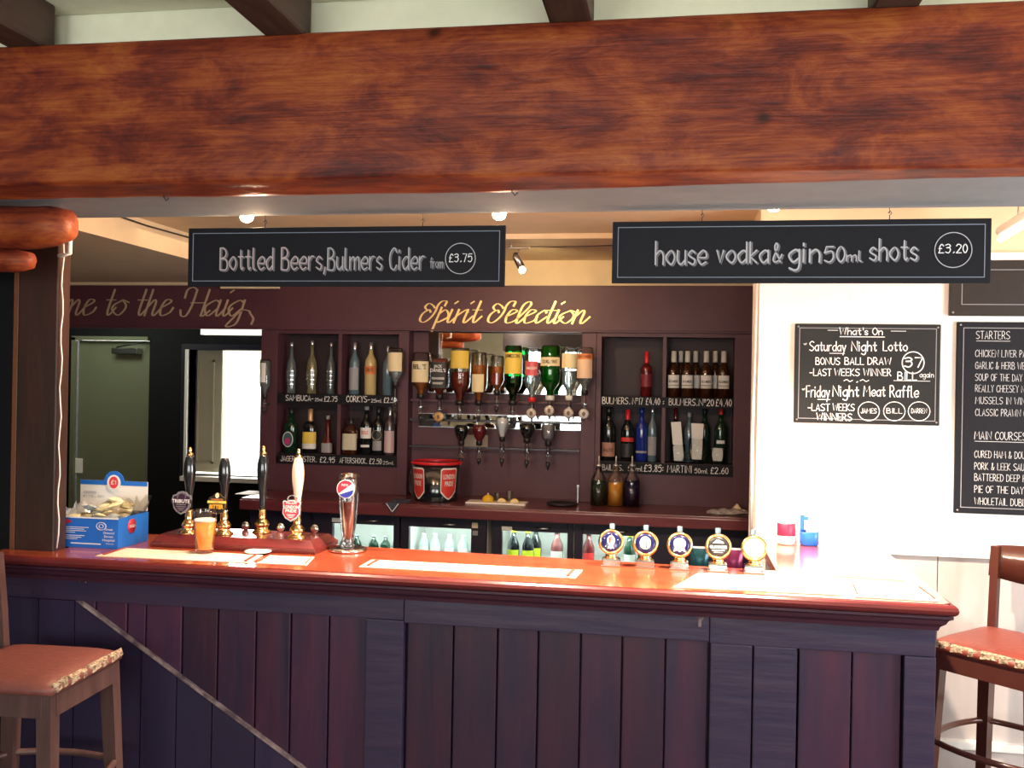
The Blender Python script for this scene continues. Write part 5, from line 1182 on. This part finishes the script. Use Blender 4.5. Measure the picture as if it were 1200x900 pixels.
# ------------------------------------------------------------------ wall boards
def wall_board(name, label, p0, p1, inset, frame_m, thick=.016):
    Yf = WY - thick - .0005; A, B = at(*p0, Yf), at(*p1, Yf)
    t = thing(name, ((A.x + B.x) / 2, Yf, B.z), label, 'chalkboard')
    obj('frame', B1(A.x, Yf, B.z, B.x, Yf + thick, A.z, frame_m, .004), t)
    l = MB(); w_ = .0026; x0, x1, z0_, z1_ = A.x + inset, B.x - inset, B.z + inset, A.z - inset
    l.box(x0, Yf - .0012, z0_, x1, Yf - .0002, z0_ + w_, M_GREYL).box(x0, Yf - .0012, z1_ - w_, x1, Yf - .0002, z1_, M_GREYL).box(x0, Yf - .0012, z0_ + w_, x0 + w_, Yf - .0002, z1_ - w_, M_GREYL).box(x1 - w_, Yf - .0012, z0_ + w_, x1, Yf - .0002, z1_ - w_, M_GREYL)
    for cx_ in (A.x + .012, B.x - .012):
        for cz_ in (A.z - .012, B.z + .012): l.lathe([(.004, -.003), (.004, -.0002)], M_STEEL, 10, (cx_, Yf, cz_), 'y')
    obj('border_line', l, t); return t, Yf
t, Y = wall_board('notice_chalkboard', "black chalkboard headed What's On with raffle and lotto winners on the white wall", (932, 379), (1101, 499), .016, mat('chalkboard_sheen', (.016, .015, .014), .42, spec=.3))
c = MB(); Yt = Y - .0014
def ln_(txt, x0, x1, yb_, cap, m=M_CHALK, wd=.135):
    A, B = at(x0, yb_, Yt), at(x1, yb_, Yt); H = at(x0, yb_ - cap, Yt).z - A.z; sl_ = 0
    write(c, txt, A.x, B.x, A.z, H, flat(Yt), m, wd=wd)
def bar_(x0, x1, y, th=1.1, m=M_CHALK):
    A, B = at(x0, y, Yt), at(x1, y, Yt); c.box(A.x, Yt - .0004, A.z - .0015 * th, B.x, Yt, A.z + .0015 * th, m)
ln_("What's On", 984, 1034, 392, 8); bar_(984, 1037, 394.5); bar_(970, 982, 387, .7); bar_(1044, 1062, 388, .7)
ln_('*', 942, 945, 407, 8); ln_('Saturday', 949, 991, 411, 11); ln_('Night', 998, 1027, 411, 11); ln_('Lotto', 1035, 1063, 411, 11); bar_(972, 990, 414, .8)
ln_('BONUS', 956, 984, 427, 8); ln_('BALL', 990, 1012, 427, 8); ln_('DRAW', 1017, 1044, 427, 8)
ln_('-LAST', 949, 974, 440, 8); ln_('WEEKS', 978, 1007, 440, 8); ln_('WINNER', 1012, 1044, 440, 8); ln_('~', 989, 999, 449, 7); ln_('.', 1003, 1005, 448, 8); ln_('~', 1008, 1018, 449, 7)
ln_('*', 940, 943, 460, 8); ln_('Friday', 945, 972, 465, 13); ln_('Night', 976, 1006, 464, 12); ln_('Meat', 1012, 1037, 464, 12); ln_('Raffle', 1043, 1076, 465, 13); bar_(958, 973, 468, .8)
ln_('-LAST', 947, 972, 481, 8); ln_('WEEKS', 976, 1001, 481, 8); ln_('WINNERS', 957, 998, 492, 8)
p = at(1070, 425, Yt); c.ring(p.x, p.z, .042, .044, .004, Yt - .001, M_CHALK); ln_('37', 1060, 1081, 430, 11, wd=.14)
ln_('BILL', 1052, 1074, 445, 9, wd=.14); ln_('again', 1078, 1094, 442, 6, wd=.12); bar_(1047, 1090, 446, .7)
for xx, nm in ((1018, 'JAMES'), (1048, 'BILL'), (1077, 'DARREN')):
    p = at(xx, 482, Yt); c.ring(p.x, p.z, .041, .038, .0028, Yt - .001, M_CHALK); ln_(nm, xx - 9, xx + 9, 484, 5.5, wd=.13)
obj('lettering', c, t)
t, Y = wall_board('menu_chalkboard', 'tall black menu chalkboard listing starters and main courses', (1122, 377), (1300, 608), .022, M_BLACK)
c = MB(); Yt = Y - .0014; ME = mat('menu_pen', (.62, .62, .62), .7)
def fitl(txt, x0, per, yb_, cap=9): ln_(txt, x0, x0 + per * len(txt), yb_, cap, ME, .10)
fitl('STARTERS', 1144, 4.9, 397); bar_(1144, 1184, 399.5, .6, ME)
for k, (s_, yb_) in enumerate((('CHICKEN LIVER PATE', 418), ('GARLIC & HERB WEDGES', 432), ('SOUP OF THE DAY', 446), ('REALLY CHEESEY NACHOS', 459), ('MUSSELS IN WINE', 473), ('CLASSIC PRAWN COCKTAIL', 487))): fitl(s_, 1143, (3.75, 3.7, 3.65, 3.7, 4.15, 4.0)[k], yb_, 8)
fitl('MAIN COURSES', 1142, 5.05, 514.5); bar_(1142, 1204, 517, .6, ME)
for k, (s_, yb_) in enumerate((('CURED HAM & DOUBLE EGG', 536), ('PORK & LEEK SAUSAGES', 550), ('BATTERED DEEP FRIED COD', 563), ('PIE OF THE DAY', 577), ('WHOLETAIL DUBLIN SCAMPI', 591))): fitl(s_, 1142, (3.9, 4.0, 3.95, 4.1, 4.2)[k], yb_, 8)
obj('lettering', c, t)
t, Y = wall_board('header_chalkboard', 'wide blank framed chalkboard above the menu board', (1114, 303), (1310, 371), .042, mat('brown_black_frame', (.026, .019, .015), .45, spec=.3), .022)
struct('trim_4', B1(.95, WY - .03, 2.205, 2.6, WY, 2.235, M_WHITE, .004))
# strip light beyond the right board
ft = thing('strip_light', (1.45, 3.6, 2.33), 'glowing strip light slanting under the warm ceiling at far right', 'light')
a, b_ = at(1172, 281, 3.75), at(1235, 243, 3.35)
obj('tube', MB().tube([a, b_], .010, M_TUBE, 10), ft); obj('batten', MB().tube([a + Vector((0, 0, .03)), b_ + Vector((0, 0, .03))], .018, M_WHITEP, 8), ft)
obj('hanger', MB().tube([a + Vector((.05, -.03, .03)), (a.x + .05, a.y - .03, 2.43)], .003, M_STEEL, 6).tube([b_ + Vector((0, 0, .03)), (b_.x, b_.y, 2.43)], .003, M_STEEL, 6), ft)

# ------------------------------------------------------------------ ceiling spotlights
for k, (px, py) in enumerate(((289, 255), (585, 252), (907, 242))):
    p = at(px, py, 2.955); x, z = p.x, p.z
    t = thing('ceiling_spotlight', (x, 2.955, z), ('lit spotlight above the left end of the Bottled Beers board', 'lit spotlight above the right end of the Bottled Beers board', 'lit spotlight above the house vodka board')[k], 'spotlight', 'spotlights along the soffit')
    obj('housing', MB().lathe([(.022, .006), (.026, .008), (.026, .045), (.018, .055), (.001, .056)], M_WHITEP, 18), t, True)
    obj('bulb', MB().sphere((0, 0, 0), .021, M_BULB, 16, (1, 1, .75)), t, True)
    obj('bracket', MB().box(-.006, -.0695, .030, .006, -.0265, .042, M_WHITEP), t, True)
    l = spot('spotlight_beam', (x, 2.955, z - .03), (x + .12, 3.12, 1.1), (34, 240, 300)[k], (1, .80, .62), 120, .7, .03)
    pl_ = bpy.data.lights.new('spotlight_glow', 'POINT'); pl_.energy = (34, 15, 4)[k]; pl_.color = (1, .66, .42); pl_.shadow_soft_size = .03
    po_ = bpy.data.objects.new('spotlight_glow', pl_); C.objects.link(po_); po_.location = (x, 3.02, z + .0)
# a track spot that lights the gold lettering
p = at(608, 291, 4.75)
t = thing('track_spotlight', (p.x, 4.75, 2.405), 'small swivel spotlight on a short arm aimed at the gold lettering', 'spotlight')
q1 = at(606, 303, 4.75); q2 = at(611, 313, 4.75)
obj('mount', B1(p.x - .05, 4.735, p.z - .004, p.x + .055, 4.765, p.z + .004, M_STEEL, .002), t)
obj('arm', MB().tube([(p.x, 4.75, p.z - .004), (p.x - .002, 4.75, q1.z + .03)], .004, M_STEEL, 8).tube([(p.x - .04, 4.75, p.z), (p.x - .04, 4.75, 2.405)], .003, M_STEEL, 6), t)
hd = q1 + Vector((-.008, 0, .01)); obj('lamp_head', MB().tube([hd + Vector((0, 0, .02)), hd, q2], [.010, .017, .019], M_STEEL, 14), t)
obj('bulb', MB().sphere(q2 + Vector((.004, .004, -.014)), .017, M_BULB, 14), t)
spot('track_beam', tuple(q2 + Vector((.01, .05, -.02))), (at(640, 362, 5.58).x, 5.58, 2.13), 14, (1, .74, .38), 95, .9, .02)
wr = MB().tube([tuple(at(x_, y_, 4.75)) for x_, y_ in ((622, 289), (650, 289.5), (690, 288.5), (740, 287))], .0025, M_GREYD, 6)
obj('ceiling_wire', wr, cat='cable', label='thin dark wire strung from the small swivel spotlight to the right')
wr = MB().tube([(-2.425, 3.86, 2.405), (-2.425, 4.1, 2.40), (-2.425, 4.5, 2.405)], .004, M_GREYD, 6); obj('ceiling_wire', wr, cat='cable', label='thin dark wire along the top of the cream ceiling box at left')
# conduit down the corner by the white wall
q = [(.306, WY - .012, 2.30), (.304, WY - .012, 1.9), (.300, WY - .012, 1.5), (.303, WY - .012, 1.12)]
obj('corner_pipe', MB().tube(q, .006, mat('pale_pipe', (.60, .56, .54), .4), 8), cat='pipe', label='thin pale pipe running down the left corner of the white wall')

# ------------------------------------------------------------------ stools
def stool(label, loc, rz, wood, seat):
    t = thing('bar_stool', loc, label, 'bar stool', 'wooden bar stools', rz)
    h = .182; SZ = .85
    def leg(x0, y0, x1, y1, z1, w0=.017, w1=.022):
        mb = MB(); vs = []
        for (x, y, z, w_) in ((x0, y0, 0, w0), (x1, y1, z1, w1)):
            vs += [(x - w_, y - w_, z), (x + w_, y - w_, z), (x + w_, y + w_, z), (x - w_, y + w_, z)]
        return mb.add(vs, [(0, 3, 2, 1), (4, 5, 6, 7), (0, 1, 5, 4), (1, 2, 6, 5), (2, 3, 7, 6), (3, 0, 4, 7)], wood)
    for sx in (1, -1):
        for sy in (1, -1): obj('leg', leg(sx * (h + .012), sy * (h + .012), sx * (h - .022), sy * (h - .022), SZ - .035), t, True)
    ap = MB(); a = h - .004
    for s_ in (1, -1):
        ap.box(-a + .02, s_ * a - .009, SZ - .10, a - .02, s_ * a + .009, SZ - .034, wood, .002); ap.box(s_ * a - .009, -a + .02, SZ - .10, s_ * a + .009, a - .02, SZ - .034, wood, .002)
    obj('apron', ap, t, True)
    mb = MB(); n = 12; vs = []; fs = []
    for i in range(n + 1):
        for j in range(n + 1):
            u, v = i / n * 2 - 1, j / n * 2 - 1; k = (1 - abs(u) ** 6) * (1 - abs(v) ** 6); rx = h + .012
            vs.append((u * rx * (1 - .03 * abs(v) ** 4), v * rx * (1 - .03 * abs(u) ** 4), SZ - .016 + .022 * k ** .5))
    for i in range(n):
        for j in range(n): a_ = i * (n + 1) + j; fs.append((a_, a_ + n + 1, a_ + n + 2, a_ + 1))
    k0 = len(vs); vs += [(x, y, SZ - .034) for x, y, z in vs]; fs += [tuple(k0 + q_ for q_ in reversed(f)) for f in fs]
    idx = [i * (n + 1) for i in range(n + 1)] + [n * (n + 1) + j for j in range(1, n + 1)] + [i * (n + 1) + n for i in range(n - 1, -1, -1)] + [j for j in range(n - 1, 0, -1)]
    fs += [(idx[i], idx[(i + 1) % len(idx)], idx[(i + 1) % len(idx)] + k0, idx[i] + k0) for i in range(len(idx))]
    s1 = obj('seat', mb.add(vs, fs, seat, True), t, True)
    # torn edge with foam and cloth showing
    rg = random.Random(4); tm = MB()
    y = -h + .01; x = h + .012
    while y < h - .02:
        l_ = rg.uniform(.03, .09); d = rg.uniform(.001, .007); z_ = SZ - .014 + rg.uniform(-.003, .004)
        tm.add([(x - .006, y, z_ - .014), (x + d * .6, y + .004, z_ - .016), (x + d, y + l_ * .5, z_ - .010), (x - .006, y + l_, z_ - .012), (x - .014, y, z_ + .009), (x + d * .4, y + .006, z_ + .003), (x + d * .5, y + l_ * .5, z_ + .006), (x - .014, y + l_, z_ + .009)],
               [(0, 3, 2, 1), (4, 5, 6, 7), (0, 1, 5, 4), (1, 2, 6, 5), (2, 3, 7, 6), (3, 0, 4, 7)], M_FOAM)
        y += l_ * rg.uniform(.7, 1.1)
    obj('torn_edge', tm, s1, True, label='torn edge showing pale foam')
    # back posts and curved crest on the -x side
    for sy in (1, -1):
        obj('back_post', MB().add(*(lambda pts: ([q_ for p_ in pts for q_ in ((p_[0] - .011, p_[1] - .015, p_[2]), (p_[0] + .011, p_[1] - .015, p_[2]), (p_[0] + .011, p_[1] + .015, p_[2]), (p_[0] - .011, p_[1] + .015, p_[2]))],
              [(0, 3, 2, 1)] + [(4 * k + i, 4 * k + (i + 1) % 4, 4 * k + 4 + (i + 1) % 4, 4 * k + 4 + i) for k in range(2) for i in range(4)] + [(8, 9, 10, 11)]))([(-h - .006, sy * (h - .02), SZ - .10), (-h - .022, sy * (h - .018), SZ + .10), (-h - .045, sy * (h - .012), SZ + .285)]), wood), t, True)
    cr = MB(); n = 12; vs = []
    for i in range(n + 1):
        v = i / n * 2 - 1; xx = -h - .05 - .03 * (1 - v * v); yy = v * (h + .008); zt_ = SZ + .295 - .012 * abs(v) ** 3; zb_ = SZ + .155 + .020 * v * v
        for dx in (-.010, .010):
            for zz in (zb_, zt_): vs.append((xx + dx + (.012 if zz == zb_ else 0), yy, zz))
    fs = []
    for i in range(n):
        a_ = i * 4; b_ = a_ + 4; fs += [(a_, b_, b_ + 1, a_ + 1), (a_ + 2, a_ + 3, b_ + 3, b_ + 2), (a_ + 1, b_ + 1, b_ + 3, a_ + 3), (a_, a_ + 2, b_ + 2, b_)]
    fs += [(0, 1, 3, 2), (n * 4, n * 4 + 2, n * 4 + 3, n * 4 + 1)]
    obj('crest_rail', cr.add(vs, fs, wood, True), t, True)
    ring = [((h + .03) * math.cos(2 * PI * i / 28) * (1 / max(abs(math.cos(2 * PI * i / 28)), abs(math.sin(2 * PI * i / 28)))) ** .5, (h + .03) * math.sin(2 * PI * i / 28) * (1 / max(abs(math.cos(2 * PI * i / 28)), abs(math.sin(2 * PI * i / 28)))) ** .5, .50) for i in range(28)]
    obj('foot_rail', MB().tube(ring, .011, wood, 8, True), t, True)
    obj('stretcher', MB().box(-h, -.008, .33, h, .008, .355, wood, .002).box(-.008, -h, .30, .008, h, .325, wood, .002), t, True)
    return t
stool('worn bar stool with torn red-brown seat in front of the left end of the bar', (-1.882, 2.588, 0), math.radians(3), M_STOOLL, M_SEATP)
stool('polished dark bar stool with torn red seat between the bar and the menu wall', (1.135, 3.535, 0), math.radians(225), M_STOOL, M_SEAT)
